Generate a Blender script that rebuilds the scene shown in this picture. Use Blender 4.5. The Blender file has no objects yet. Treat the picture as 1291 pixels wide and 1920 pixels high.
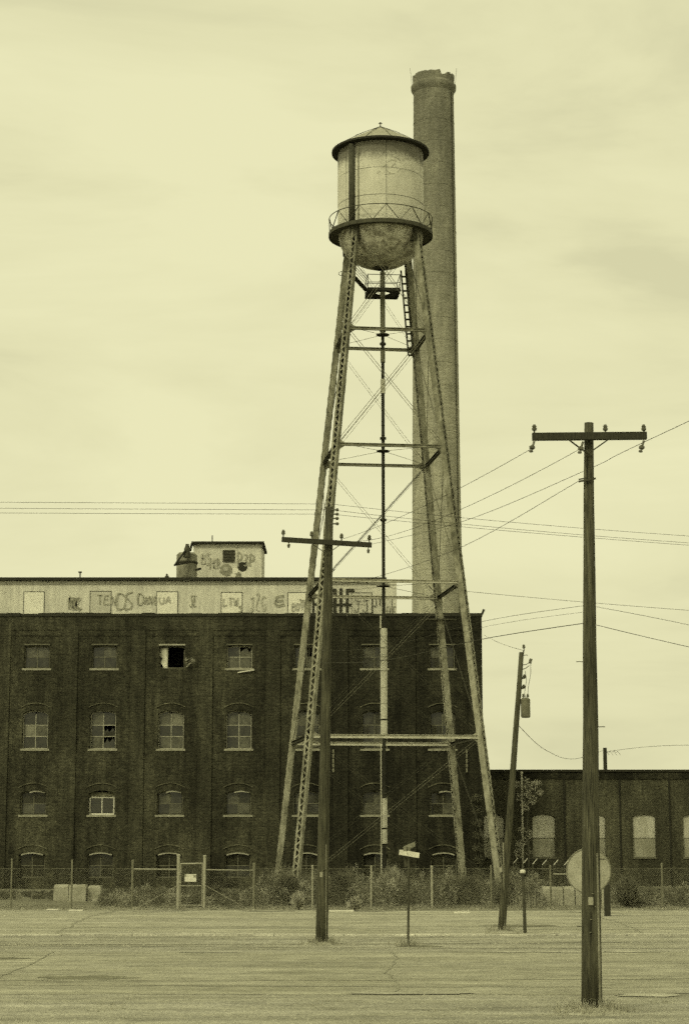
import bpy, math, random
import numpy as np
from mathutils import Vector, Matrix
random.seed(7); RNG = np.random.default_rng(7)
S = bpy.context.scene
COL = S.collection
R = math.radians

# ------------------------------------------------------------------ camera
F = 3640.0                      # focal length in photo pixels
PITCH = math.atan(594 / F)
CAMH = 3.0
cd = bpy.data.cameras.new('camera'); cam = bpy.data.objects.new('camera', cd); COL.objects.link(cam)
cam.location = (0, 0, CAMH); cam.rotation_euler = (math.pi / 2 + PITCH, 0, 0)
cd.sensor_fit = 'VERTICAL'; cd.sensor_height = 36.0; cd.lens = F / 1920 * 36.0
cd.clip_start = 0.5; cd.clip_end = 5000
S.camera = cam

# ------------------------------------------------------------------ world and sun
SUN_EL, SUN_AZ = 40, 216        # azimuth counted clockwise from +Y: behind the camera to the left
SKYLOC = (1.7, 0.4, 2.1)
W = bpy.data.worlds.new('World'); S.world = W; W.use_nodes = True
nt = W.node_tree; nt.nodes.clear(); L = nt.links
out = nt.nodes.new('ShaderNodeOutputWorld'); bg = nt.nodes.new('ShaderNodeBackground')
bg.inputs['Strength'].default_value = 0.1
sky = nt.nodes.new('ShaderNodeTexSky'); sky.sky_type = 'NISHITA'; sky.sun_disc = False
sky.sun_elevation = R(SUN_EL); sky.sun_rotation = R(SUN_AZ); sky.dust_density = 4; sky.air_density = 1.5
bw = nt.nodes.new('ShaderNodeRGBToBW'); L.new(sky.outputs[0], bw.inputs[0])
tint = nt.nodes.new('ShaderNodeMix'); tint.data_type = 'RGBA'; tint.blend_type = 'MULTIPLY'; tint.inputs[0].default_value = 1
L.new(bw.outputs[0], tint.inputs[6]); tint.inputs[7].default_value = (1.0, 0.96, 0.60, 1)
tc = nt.nodes.new('ShaderNodeTexCoord')
mp = nt.nodes.new('ShaderNodeMapping'); mp.inputs['Scale'].default_value = (2.2, 2.2, 9.0); mp.inputs['Location'].default_value = SKYLOC
L.new(tc.outputs['Generated'], mp.inputs[0])
n1 = nt.nodes.new('ShaderNodeTexNoise'); n1.inputs['Scale'].default_value = 1.6; n1.inputs['Detail'].default_value = 7; n1.inputs['Roughness'].default_value = .55
n1.inputs['Distortion'].default_value = .35
L.new(mp.outputs[0], n1.inputs['Vector'])
rp = nt.nodes.new('ShaderNodeValToRGB'); L.new(n1.outputs['Fac'], rp.inputs[0])
rp.color_ramp.elements[0].position = .34; rp.color_ramp.elements[0].color = (7.1, 6.9, 4.2, 1)
rp.color_ramp.elements[1].position = .60; rp.color_ramp.elements[1].color = (8.75, 8.52, 5.25, 1)
e = rp.color_ramp.elements.new(.46); e.color = (8.1, 7.87, 4.78, 1)
mx = nt.nodes.new('ShaderNodeMix'); mx.data_type = 'RGBA'; mx.inputs[0].default_value = .10
L.new(rp.outputs[0], mx.inputs[6]); L.new(tint.outputs[2], mx.inputs[7])
L.new(mx.outputs[2], bg.inputs['Color']); L.new(bg.outputs[0], out.inputs['Surface'])
sd = bpy.data.lights.new('sun', 'SUN'); sd.energy = 1.5; sd.angle = R(12); sd.color = (1.0, .96, .62)
sun = bpy.data.objects.new('sun', sd); COL.objects.link(sun); sun.location = (-40, -30, 60)
_e, _a = R(SUN_EL), R(SUN_AZ)
sdir = Vector((math.sin(_a) * math.cos(_e), math.cos(_a) * math.cos(_e), math.sin(_e)))
sun.rotation_euler = sdir.to_track_quat('Z', 'Y').to_euler()
S.cycles.use_denoising = False; S.cycles.use_adaptive_sampling = True; S.cycles.adaptive_threshold = .07; S.cycles.adaptive_min_samples = 10
S.view_settings.view_transform = 'Standard'; S.view_settings.look = 'None'
S.view_settings.exposure = 0; S.view_settings.gamma = 1; S.view_settings.use_curve_mapping = False

# ------------------------------------------------------------------ measuring helpers: photo pixel + real depth -> metres
def at(px, py, D):
    dx = (px - 645.5) / F; dz = (960 - py) / F
    t = D / (math.cos(PITCH) - dz * math.sin(PITCH))
    return Vector((dx * t, D, CAMH + (math.sin(PITCH) + dz * math.cos(PITCH)) * t))
def gd(py):                     # depth at which the ground shows at this height of the picture
    dz = (960 - py) / F
    return -CAMH / (math.sin(PITCH) + dz * math.cos(PITCH)) * (math.cos(PITCH) - dz * math.sin(PITCH))
def gp(px, py):
    D = gd(py); v = at(px, py, D); v.z = 0; return v

# ------------------------------------------------------------------ mesh collector
class M:
    def __init__(s): s.v = []; s.f = []
    def add(s, vs, fs):
        b = len(s.v); s.v += [tuple(v) for v in vs]; s.f += [tuple(i + b for i in f) for f in fs]; return s
    def box(s, x0, x1, y0, y1, z0, z1):
        return s.add([(x0, y0, z0), (x1, y0, z0), (x1, y1, z0), (x0, y1, z0), (x0, y0, z1), (x1, y0, z1), (x1, y1, z1), (x0, y1, z1)],
                     [(0, 3, 2, 1), (4, 5, 6, 7), (0, 1, 5, 4), (1, 2, 6, 5), (2, 3, 7, 6), (3, 0, 4, 7)])
    def beam(s, p, q, w, h, up=(0, 0, 1)):
        p = Vector(p); q = Vector(q); d = (q - p).normalized(); up = Vector(up)
        a = d.cross(up)
        if a.length < 1e-4: a = d.cross(Vector((0, 1, 0)))
        a.normalize(); b = a.cross(d).normalized()
        vs = []
        for o in (p, q):
            for i, j in ((-1, -1), (1, -1), (1, 1), (-1, 1)): vs.append(o + a * (i * w / 2) + b * (j * h / 2))
        return s.add(vs, [(0, 1, 2, 3), (7, 6, 5, 4), (0, 4, 5, 1), (1, 5, 6, 2), (2, 6, 7, 3), (3, 7, 4, 0)])
    def tube(s, p, q, r0, r1=None, n=8, caps=True):
        r1 = r0 if r1 is None else r1
        return s.path([p, q], [r0, r1], n, caps)
    def path(s, pts, rs, n=8, caps=True):
        pts = [Vector(p) for p in pts]
        if not isinstance(rs, (list, tuple)): rs = [rs] * len(pts)
        vs = []; pa = None
        for i, p in enumerate(pts):
            d = (pts[min(i + 1, len(pts) - 1)] - pts[max(i - 1, 0)]).normalized()
            if pa is None:
                a = d.cross(Vector((0, 0, 1)))
                if a.length < 1e-3: a = d.cross(Vector((0, 1, 0)))
            else: a = pa - d * pa.dot(d)
            a.normalize(); pa = a; b = d.cross(a)
            for k in range(n):
                t = 2 * math.pi * k / n; vs.append(p + (a * math.cos(t) + b * math.sin(t)) * rs[i])
        fs = [(i * n + k, i * n + (k + 1) % n, (i + 1) * n + (k + 1) % n, (i + 1) * n + k) for i in range(len(pts) - 1) for k in range(n)]
        if caps: fs += [tuple(range(n - 1, -1, -1)), tuple((len(pts) - 1) * n + k for k in range(n))]
        return s.add(vs, fs)
    def lathe(s, prof, c, n=48, closed=False):     # prof: (r, z); about the vertical through c
        vs = []; m = len(prof)
        for r, z in prof:
            for k in range(n):
                t = 2 * math.pi * k / n; vs.append((c[0] + r * math.cos(t), c[1] + r * math.sin(t), z))
        fs = []
        for i in range(m if closed else m - 1):
            j = (i + 1) % m
            for k in range(n): fs.append((i * n + k, i * n + (k + 1) % n, j * n + (k + 1) % n, j * n + k))
        return s.add(vs, fs)
    def build(s, name, mat, parent=None, origin=None, smooth=False, kind=None, label=None):
        if parent is not None and origin is None: origin = wloc(parent)
        o = Vector(origin) if origin is not None else Vector((0, 0, 0))
        me = bpy.data.meshes.new(name)
        me.from_pydata([(x - o.x, y - o.y, z - o.z) for x, y, z in s.v], [], s.f)
        me.materials.append(mat); me.update()
        if smooth: me.polygons.foreach_set('use_smooth', [True] * len(me.polygons))
        ob = bpy.data.objects.new(name, me); COL.objects.link(ob)
        if parent is not None: ob.parent = parent; LOC[ob.name] = o
        else: ob.location = o; LOC[ob.name] = o
        if kind: ob['kind'] = kind
        if label: ob['label'] = label
        return ob
LOC = {}
def wloc(o): return LOC[o.name]
def root(name, loc, label, cat, group=None):
    o = bpy.data.objects.new(name, None); COL.objects.link(o); o.location = loc; o.empty_display_size = .3
    LOC[o.name] = Vector(loc); tag(o, label, cat, group); return o
def tag(o, label, cat, group=None):
    o['label'] = label; o['category'] = cat
    if group: o['group'] = group
    return o
def dup(o, parent=None, delta=(0, 0, 0), label=None):
    c = o.copy(); COL.objects.link(c); c.parent = parent
    c.location = Vector(o.location) + Vector(delta)
    LOC[c.name] = LOC[o.name] + Vector(delta)
    for ch in [x for x in bpy.data.objects if x.parent == o]: dup(ch, c)
    if label: c['label'] = label
    return c

# ------------------------------------------------------------------ materials
TW = (1.0, .975, .70)
def warm(v):                    # toned print: darks browner, lights creamier
    return (v, v * .975, v * (.62 + .20 * min(1, v / .5)))
def base(name, rough=.85, spec=.3, metal=0):
    m = bpy.data.materials.new(name); m.use_nodes = True
    b = m.node_tree.nodes['Principled BSDF']
    b.inputs['Roughness'].default_value = rough; b.inputs['Specular IOR Level'].default_value = spec; b.inputs['Metallic'].default_value = metal
    return m, m.node_tree, b
def nd(t, typ, **kw):
    n = t.nodes.new(typ)
    for k, v in kw.items():
        if k.startswith('i_'):
            n.inputs[k[2:].replace('_', ' ')].default_value = v
        else: setattr(n, k, v)
    return n
def ramp(t, src, stops):
    r = t.nodes.new('ShaderNodeValToRGB'); t.links.new(src, r.inputs[0]); cr = r.color_ramp
    while len(cr.elements) < len(stops): cr.elements.new(.5)
    for e_, (p_, v_) in zip(cr.elements, stops):
        e_.position = p_; c_ = v_ if isinstance(v_, tuple) else warm(v_); e_.color = (*c_, 1)
    return r.outputs[0]
def mixc(t, fac, a, b, mode='MIX'):
    m = t.nodes.new('ShaderNodeMix'); m.data_type = 'RGBA'; m.blend_type = mode
    for s_, i in ((fac, 0), (a, 6), (b, 7)):
        if isinstance(s_, (int, float)): m.inputs[i].default_value = s_ if i == 0 else (s_, s_, s_, 1)
        elif isinstance(s_, tuple): m.inputs[i].default_value = (*s_, 1)
        else: t.links.new(s_, m.inputs[i])
    return m.outputs[2]
def noise(t, vec, scale, detail=5, rough=.6, dist=0):
    n = nd(t, 'ShaderNodeTexNoise', i_Scale=scale, i_Detail=detail, i_Roughness=rough, i_Distortion=dist)
    t.links.new(vec, n.inputs['Vector']); return n.outputs['Fac']
def mapping(t, vec, scale=(1, 1, 1), loc=(0, 0, 0)):
    m = t.nodes.new('ShaderNodeMapping'); m.inputs['Scale'].default_value = scale; m.inputs['Location'].default_value = loc
    t.links.new(vec, m.inputs[0]); return m.outputs[0]
def bump(t, b, h, dist=.02, strength=.6):
    n = t.nodes.new('ShaderNodeBump'); n.inputs['Distance'].default_value = dist; n.inputs['Strength'].default_value = strength
    t.links.new(h, n.inputs['Height']); t.links.new(n.outputs[0], b.inputs['Normal'])
def pos(t): return t.nodes.new('ShaderNodeNewGeometry').outputs['Position']

def simple(name, lo, hi, scale=6, rough=.85, stretch=(1, 1, 1), spec=.3, metal=0, fine=60, bd=.004):
    """weathered surface: two noises over position between two greys of the thing's own colour"""
    m, t, b = base(name, rough, spec, metal); P = pos(t)
    a = noise(t, mapping(t, P, stretch), scale, 6, .65, .3)
    c = noise(t, P, fine, 3, .6)
    col = ramp(t, a, [(.3, lo), (.7, hi)])
    g = ramp(t, c, [(.3, (.72, .72, .72)), (.7, (1.25, 1.25, 1.25))])
    t.links.new(mixc(t, 1.0, col, g, 'MULTIPLY'), b.inputs['Base Color'])
    bump(t, b, c, bd, .5)
    return m

def brick_mat(name, dark, light, mortar, stain=.5, cyl=False, soot=None, bw_=.225, rh=.075, dim=None):
    m, t, b = base(name, .92, .15)
    if cyl:
        co = t.nodes.new('ShaderNodeTexCoord').outputs['Object']
        s_ = t.nodes.new('ShaderNodeSeparateXYZ'); t.links.new(co, s_.inputs[0])
        at2 = nd(t, 'ShaderNodeMath', operation='ARCTAN2'); t.links.new(s_.outputs[0], at2.inputs[0]); t.links.new(s_.outputs[1], at2.inputs[1])
        ml = nd(t, 'ShaderNodeMath', operation='MULTIPLY'); t.links.new(at2.outputs[0], ml.inputs[0]); ml.inputs[1].default_value = 1.5
        cb = t.nodes.new('ShaderNodeCombineXYZ'); t.links.new(ml.outputs[0], cb.inputs[0]); t.links.new(s_.outputs[2], cb.inputs[1])
    else:
        s_ = t.nodes.new('ShaderNodeSeparateXYZ'); t.links.new(pos(t), s_.inputs[0])
        cb = t.nodes.new('ShaderNodeCombineXYZ')
        ad = nd(t, 'ShaderNodeMath', operation='ADD'); t.links.new(s_.outputs[0], ad.inputs[0]); t.links.new(s_.outputs[1], ad.inputs[1])
        t.links.new(ad.outputs[0], cb.inputs[0]); t.links.new(s_.outputs[2], cb.inputs[1])
    uv = cb.outputs[0]
    bt = nd(t, 'ShaderNodeTexBrick', i_Scale=1.0); t.links.new(uv, bt.inputs['Vector'])
    bt.inputs['Brick Width'].default_value = bw_; bt.inputs['Row Height'].default_value = rh; bt.inputs['Mortar Size'].default_value = .009
    bt.inputs['Mortar Smooth'].default_value = .2; bt.inputs['Bias'].default_value = -.1
    for i_, v_ in (('Color1', dark), ('Color2', light), ('Mortar', mortar)): bt.inputs[i_].default_value = (*warm(v_), 1)
    P = pos(t)
    big = noise(t, mapping(t, P, (1, 1, .45)), .55, 7, .68, .6)
    bigc = ramp(t, big, [(.30, (1 - stain * .5,) * 3), (.5, (1, 1, 1)), (.72, (1 + stain * 1.2,) * 3)])
    streak = noise(t, mapping(t, P, (4.5, 4.5, .28)), 1.0, 5, .6)
    sk = .10 if cyl else .22
    stc = ramp(t, streak, [(.35, (1 - sk,) * 3), (.65, (1 + sk,) * 3)])
    fine = noise(t, P, 22, 4, .75)
    fk = .28 if cyl else .55
    fc = ramp(t, fine, [(.28, (1 - fk,) * 3), (.72, (1 + fk * 1.35,) * 3)])
    c = mixc(t, 1, bt.outputs['Color'], bigc, 'MULTIPLY'); c = mixc(t, 1, c, stc, 'MULTIPLY'); c = mixc(t, 1, c, fc, 'MULTIPLY')
    grain = noise(t, P, 9, 3, .8)
    c = mixc(t, 1, c, ramp(t, grain, [(.3, (.85 if cyl else .6,) * 3), (.7, (1.15 if cyl else 1.5,) * 3)]), 'MULTIPLY')
    if dim is not None:            # the bricks right of this x are darker in tone
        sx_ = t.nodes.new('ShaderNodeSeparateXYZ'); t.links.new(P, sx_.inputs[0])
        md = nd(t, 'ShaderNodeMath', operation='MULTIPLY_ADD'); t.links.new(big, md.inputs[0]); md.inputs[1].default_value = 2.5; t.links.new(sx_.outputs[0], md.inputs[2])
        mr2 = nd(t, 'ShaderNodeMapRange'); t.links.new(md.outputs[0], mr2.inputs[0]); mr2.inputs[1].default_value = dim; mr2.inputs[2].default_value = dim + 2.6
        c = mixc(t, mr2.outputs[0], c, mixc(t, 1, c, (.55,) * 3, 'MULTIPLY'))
    if soot:                       # (z where clean, z where sooty, factor at the top)
        mr = nd(t, 'ShaderNodeMapRange'); sz = t.nodes.new('ShaderNodeSeparateXYZ'); t.links.new(P, sz.inputs[0])
        wob = nd(t, 'ShaderNodeMath', operation='MULTIPLY_ADD'); t.links.new(big, wob.inputs[0]); wob.inputs[1].default_value = 10; t.links.new(sz.outputs[2], wob.inputs[2])
        t.links.new(wob.outputs[0], mr.inputs[0]); mr.inputs[1].default_value = soot[0] + 5; mr.inputs[2].default_value = soot[1] + 5
        mr.inputs[3].default_value = 0; mr.inputs[4].default_value = 1
        c = mixc(t, mr.outputs[0], c, mixc(t, 1, c, (soot[2],) * 3, 'MULTIPLY'))
    t.links.new(c, b.inputs['Base Color'])
    inv = nd(t, 'ShaderNodeMath', operation='SUBTRACT'); inv.inputs[0].default_value = 1; t.links.new(bt.outputs['Fac'], inv.inputs[1])
    bump(t, b, inv.outputs[0], .012, .7)
    return m

MAT = {}
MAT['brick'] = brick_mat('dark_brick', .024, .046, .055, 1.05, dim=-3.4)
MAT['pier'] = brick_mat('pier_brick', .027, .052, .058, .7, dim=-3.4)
MAT['hood'] = brick_mat('arch_brick', .07, .12, .10, .4)
MAT['lowbrick'] = brick_mat('low_building_brick', .042, .066, .075, .6)
MAT['infill'] = brick_mat('infill_brick', .075, .10, .11, .3)
MAT['chimney'] = brick_mat('chimney_brick', .29, .38, .36, .42, cyl=True, soot=(20, 52, .50), bw_=.3, rh=.1)
MAT['coping'] = simple('dark_coping', .02, .045, 3)
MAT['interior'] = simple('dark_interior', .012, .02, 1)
MAT['sill'] = simple('stone_sill', .20, .36, 5)
MAT['frame'] = simple('old_window_frame', .20, .40, 8)
MAT['frame_dark'] = simple('dim_window_frame', .09, .17, 8)
MAT['frame_white'] = simple('white_window_frame', .5, .7, 8)
MAT['lintel'] = simple('pale_lintel', .24, .42, 6)
MAT['roof_dark'] = simple('tar_roof_edge', .018, .04, 4)
MAT['board'] = simple('painted_board', .72, .82, 1.2)
MAT['board_old'] = simple('weathered_board', .46, .56, 1.2)
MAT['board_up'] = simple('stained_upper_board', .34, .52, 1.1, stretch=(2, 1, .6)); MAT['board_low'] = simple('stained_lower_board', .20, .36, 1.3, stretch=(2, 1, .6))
MAT['paint_black'] = simple('black_spray_paint', .02, .05, 4)
MAT['paint_grey'] = simple('faded_spray_paint', .19, .33, 3)
MAT['paint_ghost'] = simple('ghost_spray_paint', .38, .46, 3)
MAT['overspray'] = simple('overspray', .42, .60, 4); MAT['overspray_faint'] = simple('faint_overspray', .46, .62, 4)
MAT['louvre'] = simple('dark_louvre', .05, .08, 4)
MAT['curtain'] = simple('torn_board', .30, .75, 3)
MAT['steel'] = simple('weathered_steel', .12, .34, 5, stretch=(1, 1, .5), fine=40)
MAT['steel_dark'] = simple('rusty_steel', .03, .09, 4, fine=40)
MAT['steel_pale'] = simple('pale_painted_steel', .34, .58, 5, fine=40)
MAT['rod'] = simple('rod_steel', .08, .2, 5)
MAT['black_iron'] = simple('black_iron', .015, .035, 6)
MAT['jacket'] = simple('pale_pipe_jacket', .42, .62, 4, stretch=(1, 1, .6))
MAT['jacket_tan'] = simple('brown_pipe_jacket', .10, .2, 5)
MAT['wood_plain'] = simple('creosoted_pole', .03, .085, 6, stretch=(6, 6, .4))
MAT['wood_dark'] = simple('dark_pole', .02, .055, 6, stretch=(6, 6, .4))
def wood_mat():
    m, t, b = base('split_pole_wood', .9, .2); P = pos(t)
    a = noise(t, mapping(t, P, (9, 9, .35)), 3, 7, .7, .3); c_ = noise(t, mapping(t, P, (30, 30, .8)), 2, 4, .7); k = noise(t, mapping(t, P, (1, 1, .5)), 1.6, 6, .7)
    c = ramp(t, a, [(.3, .03), (.55, .075), (.75, .14)])
    c = mixc(t, 1, c, ramp(t, c_, [(.36, (.25,) * 3), (.46, (1, 1, 1)), (.75, (1.5,) * 3)]), 'MULTIPLY')
    c = mixc(t, 1, c, ramp(t, k, [(.3, (.65,) * 3), (.7, (1.35,) * 3)]), 'MULTIPLY')
    t.links.new(c, b.inputs['Base Color']); bump(t, b, c_, .012, .8); return m
MAT['wood'] = wood_mat()
MAT['ceramic'] = simple('insulator', .05, .12, 8, rough=.35, spec=.5)
MAT['galv'] = simple('galvanised_steel', .26, .40, 7, rough=.6)
MAT['galv_dull'] = simple('dull_fence_steel', .13, .22, 7, rough=.7)
MAT['wire'] = simple('cable', .03, .06, 3)
MAT['white'] = simple('white_sign', .55, .75, 5)
MAT['signpale'] = simple('pale_sign_face', .24, .42, 2.4)
MAT['sheet'] = simple('painted_sheet_metal', .12, .34, 3, stretch=(1, 1, .5))
MAT['can'] = simple('transformer_grey', .10, .19, 4)
MAT['grass_short'] = simple('dry_verge_grass', .10, .2, 4)

def pane_mat(name, lo, hi, ro):
    m, t, b = base(name, ro, .5); P = pos(t)
    a = noise(t, P, 3.0, 5, .6, .5)
    t.links.new(ramp(t, a, [(.35, lo), (.7, hi)]), b.inputs['Base Color']); return m
MAT['pane'] = pane_mat('dusty_glass', .05, .13, .25); MAT['pane_clean'] = pane_mat('dark_glass', .02, .05, .08); MAT['pane_pale'] = pane_mat('whitewashed_glass', .10, .22, .5)

def stucco_mat():
    m, t, b = base('painted_stucco', .9, .2); P = pos(t)
    a = noise(t, mapping(t, P, (1, 1, .6)), 1.3, 7, .65, .4); s_ = noise(t, mapping(t, P, (5, 5, .5)), 1, 5, .6); f_ = noise(t, P, 40, 3, .6)
    c = ramp(t, a, [(.3, .52), (.7, .70)])
    c = mixc(t, 1, c, ramp(t, s_, [(.35, (.86,) * 3), (.6, (1.06,) * 3)]), 'MULTIPLY')
    c = mixc(t, 1, c, ramp(t, f_, [(.3, (.85,) * 3), (.7, (1.15,) * 3)]), 'MULTIPLY')
    t.links.new(c, b.inputs['Base Color']); bump(t, b, f_, .01, .4); return m
MAT['stucco'] = stucco_mat()

def tank_mat(name, lo, hi, ztop=None, rust=.045, zone=.5, amt=.5):
    m, t, b = base(name, .75, .3); P = pos(t)
    a = noise(t, mapping(t, P, (1, 1, .8)), 1.4, 7, .68, .3); r_ = noise(t, P, 2.6, 8, .75, .6); f_ = noise(t, P, 45, 3, .7)
    c = ramp(t, a, [(.3, lo), (.72, hi)])
    fac = ramp(t, r_, [(amt, (0, 0, 0)), (amt + .14, (.8, .8, .8))])
    c = mixc(t, fac, c, (rust * 1.1, rust, rust * .7))
    if ztop is not None:           # run-off stain hanging from the eave
        s_ = t.nodes.new('ShaderNodeSeparateXYZ'); t.links.new(P, s_.inputs[0])
        drip = noise(t, mapping(t, P, (1.0, 1.0, 1.0)), 3.2, 10, .85, .4)
        ma = nd(t, 'ShaderNodeMath', operation='MULTIPLY_ADD'); t.links.new(drip, ma.inputs[0]); ma.inputs[1].default_value = 1.5; t.links.new(s_.outputs[2], ma.inputs[2])
        mr = nd(t, 'ShaderNodeMapRange'); t.links.new(ma.outputs[0], mr.inputs[0])
        mr.inputs[1].default_value = ztop + .75 - zone; mr.inputs[2].default_value = ztop + .75 - zone * .45; mr.inputs[4].default_value = .85
        c = mixc(t, mr.outputs[0], c, (rust * 1.5, rust * 1.4, rust))
    c = mixc(t, 1, c, ramp(t, f_, [(.3, (.75,) * 3), (.7, (1.25,) * 3)]), 'MULTIPLY')
    t.links.new(c, b.inputs['Base Color']); bump(t, b, f_, .006, .4); return m
MAT['tank'] = tank_mat('tank_paint', .46, .64, 33.95, .055, .70, .62)
MAT['bowl'] = tank_mat('stained_bowl', .36, .72, None, .13, .5, .44)
MAT['roofm'] = tank_mat('tank_roof_paint', .26, .38, None, .08, .5, .6)

def ground_mat(name, lo, hi, stretch=(.25, 1.2, 1), gravel=True, fine=14, seed=0.0):
    m, t, b = base(name, .95, .15); P = pos(t)
    a = noise(t, mapping(t, P, stretch, (seed, seed, 0)), .7, 8, .62, .5)
    b2 = noise(t, mapping(t, P, (.10, .8, 1), (seed * 2, 3, 0)), 1.0, 7, .65, .9)
    f_ = noise(t, P, fine, 5, .8); v = nd(t, 'ShaderNodeTexVoronoi', i_Scale=26.0); t.links.new(P, v.inputs['Vector'])
    c = ramp(t, a, [(.28, lo), (.72, hi)])
    mot = noise(t, mapping(t, P, (.8, 1, 1), (seed, 7, 0)), 1.7, 8, .75, .3)
    c = mixc(t, 1, c, ramp(t, mot, [(.32, (.70,) * 3), (.5, (1, 1, 1)), (.68, (1.22,) * 3)]), 'MULTIPLY')
    c = mixc(t, 1, c, ramp(t, b2, [(.32, (.72,) * 3), (.5, (1, 1, 1)), (.68, (1.22,) * 3)]), 'MULTIPLY')
    c = mixc(t, 1, c, ramp(t, f_, [(.28, (.55,) * 3), (.72, (1.45,) * 3)]), 'MULTIPLY')
    if gravel: c = mixc(t, .6, c, mixc(t, 1, c, ramp(t, v.outputs['Distance'], [(.1, (1.35,) * 3), (.6, (.55,) * 3)]), 'MULTIPLY'))
    t.links.new(c, b.inputs['Base Color']); bump(t, b, f_, .03, .7); return m
MAT['dirt'] = ground_mat('packed_dirt', .15, .29, (.5, .8, 1), True, 9, 1.3)
MAT['gravel'] = ground_mat('gravel_verge', .28, .46, (.25, 1.2, 1), True, 14, 4.1)
MAT['asphalt'] = ground_mat('worn_asphalt', .28, .40, (.4, 1.0, 1), False, 16, 2.2)
MAT['asphalt_near'] = ground_mat('worn_asphalt_near', .24, .38, (.4, 1.0, 1), False, 16, 7.7)
MAT['kerb'] = ground_mat('kerb_concrete', .44, .60, (1, 1, 1), False, 12, 3.3)
MAT['concrete'] = simple('old_concrete', .26, .44, 3)

def leaf_mat(name, lo, hi, scale=3):
    m, t, b = base(name, .8, .2); P = pos(t)
    oi = noise(t, P, scale, 4, .7)
    t.links.new(ramp(t, oi, [(.32, lo), (.68, hi)]), b.inputs['Base Color'])
    b.inputs['Transmission Weight'].default_value = 0
    return m
MAT['weed'] = leaf_mat('dry_weeds', .035, .19, .75)
MAT['weed_pale'] = leaf_mat('pale_weeds', .24, .42, 1.5)
MAT['bush'] = leaf_mat('tumbleweed', .26, .5, 5)
MAT['leaf'] = leaf_mat('tree_leaves', .06, .15, 3)
MAT['bark'] = simple('bark', .04, .08, 8)

# ------------------------------------------------------------------ ground
def sheet(name, mat, x0, x1, y0, y1, z, nx=1, ny=1, wob=0.0):
    vs = []; fs = []
    for j in range(ny + 1):
        for i in range(nx + 1):
            x = x0 + (x1 - x0) * i / nx; y = y0 + (y1 - y0) * j / ny
            if wob and j in (0, ny): y += random.uniform(-wob, wob)
            vs.append((x, y, z))
    for j in range(ny):
        for i in range(nx):
            a = j * (nx + 1) + i; fs.append((a, a + 1, a + nx + 2, a + nx + 1))
    m = M(); m.add(vs, fs); return m.build(name, mat, kind='structure')
sheet('ground', MAT['dirt'], -1500, 1500, -200, 2500, 0)
sheet('gravel_verge', MAT['gravel'], -60, 60, 10, 56.2, .004, 160, 1, .0)
sheet('road', MAT['asphalt'], -60, 60, 56.6, 73.4, .008, 240, 1, .16)
sheet('near_road', MAT['asphalt_near'], -60, 60, 36.5, 48.9, .008, 240, 1, .14)
kerb = M()
for i in range(60):
    x = -60 + i * 2.0
    h = .05 + random.uniform(-.012, .012)
    kerb.box(x + .01, x + 1.985, 56.25 + random.uniform(-.02, .02), 56.55, -.05, h)
kerb.build('kerb', MAT['kerb'], kind='structure')
# cracks and tar patches on the road, plus a painted sign shadow
def patch(name, mat, cx, cy, rx, ry, z, seed):
    rr = random.Random(seed); n = 28; m = M()
    m.add([(cx + rx * math.cos(2 * math.pi * k / n) * (1 + rr.uniform(-.25, .25)), cy + ry * math.sin(2 * math.pi * k / n) * (1 + rr.uniform(-.25, .25)), z) for k in range(n)], [tuple(range(n))])
    return m.build(name, mat, kind='structure')
MAT['patch'] = ground_mat('tar_and_shade_patch', .16, .24, (.3, 1, 1), False, 18, 9.1)
MAT['dust'] = ground_mat('pale_dust', .38, .46, (.3, 1, 1), False, 18, 5.5)
patch('road_and_shade_patch', MAT['patch'], 1.95, 51.3, .55, .38, .012, 3)  # dark patch painted as the street sign's shadow on the ground
for k, (cx, cy, rx, ry, mt) in enumerate([(-9, 46.5, 1.4, .5, 'patch'), (5.5, 62, 1.1, .8, 'patch'), (-5.2, 40.5, .9, .5, 'patch')]):
    patch('road_and_shade_patch', MAT[mt], cx, cy, rx, ry, .0125 + .001 * k, 20 + k)
MAT['crack'] = simple('tar_sealed_crack', .19, .28, 6)
MAT['tyre'] = ground_mat('tyre_mark', .255, .37, (.4, 1, 1), False, 16, 2.2)
MAT['mud'] = ground_mat('dried_mud', .30, .44, (.8, 1, 1), False, 12, 6.1)
def strip(m, pts, w, z):
    vs = []
    for i, p in enumerate(pts):
        a, b_ = pts[max(i - 1, 0)], pts[min(i + 1, len(pts) - 1)]; dx, dy = b_[0] - a[0], b_[1] - a[1]; l_ = math.hypot(dx, dy) or 1; ww = w * random.uniform(.5, 1.3) / 2
        vs += [(p[0] - dy / l_ * ww, p[1] + dx / l_ * ww, z), (p[0] + dy / l_ * ww, p[1] - dx / l_ * ww, z)]
    m.add(vs, [(2 * i, 2 * i + 1, 2 * i + 3, 2 * i + 2) for i in range(len(pts) - 1)])
def crack(m, x, y, y1, z, w):
    pts = [(x, y)]
    while pts[-1][1] < y1: pts.append((pts[-1][0] + random.uniform(-.09, .09), pts[-1][1] + random.uniform(.2, .6)))
    strip(m, pts, w, z)
cr = M()
for x in (-8.3, -.6, 8.7): crack(cr, x, 56.9, 73.1, .0145, .07)
for x in (-6.9, .9): crack(cr, x, 36.9, 48.5, .0145, .05)
for x, y, n_ in ((-9, 66.8, 10), (3, 64.5, 6)):
    strip(cr, [(x + i * .5, y + random.uniform(-.15, .15)) for i in range(n_)], .07, .0150)
cr.build('road_crack', MAT['crack'], kind='structure')
ty = M()
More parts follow.
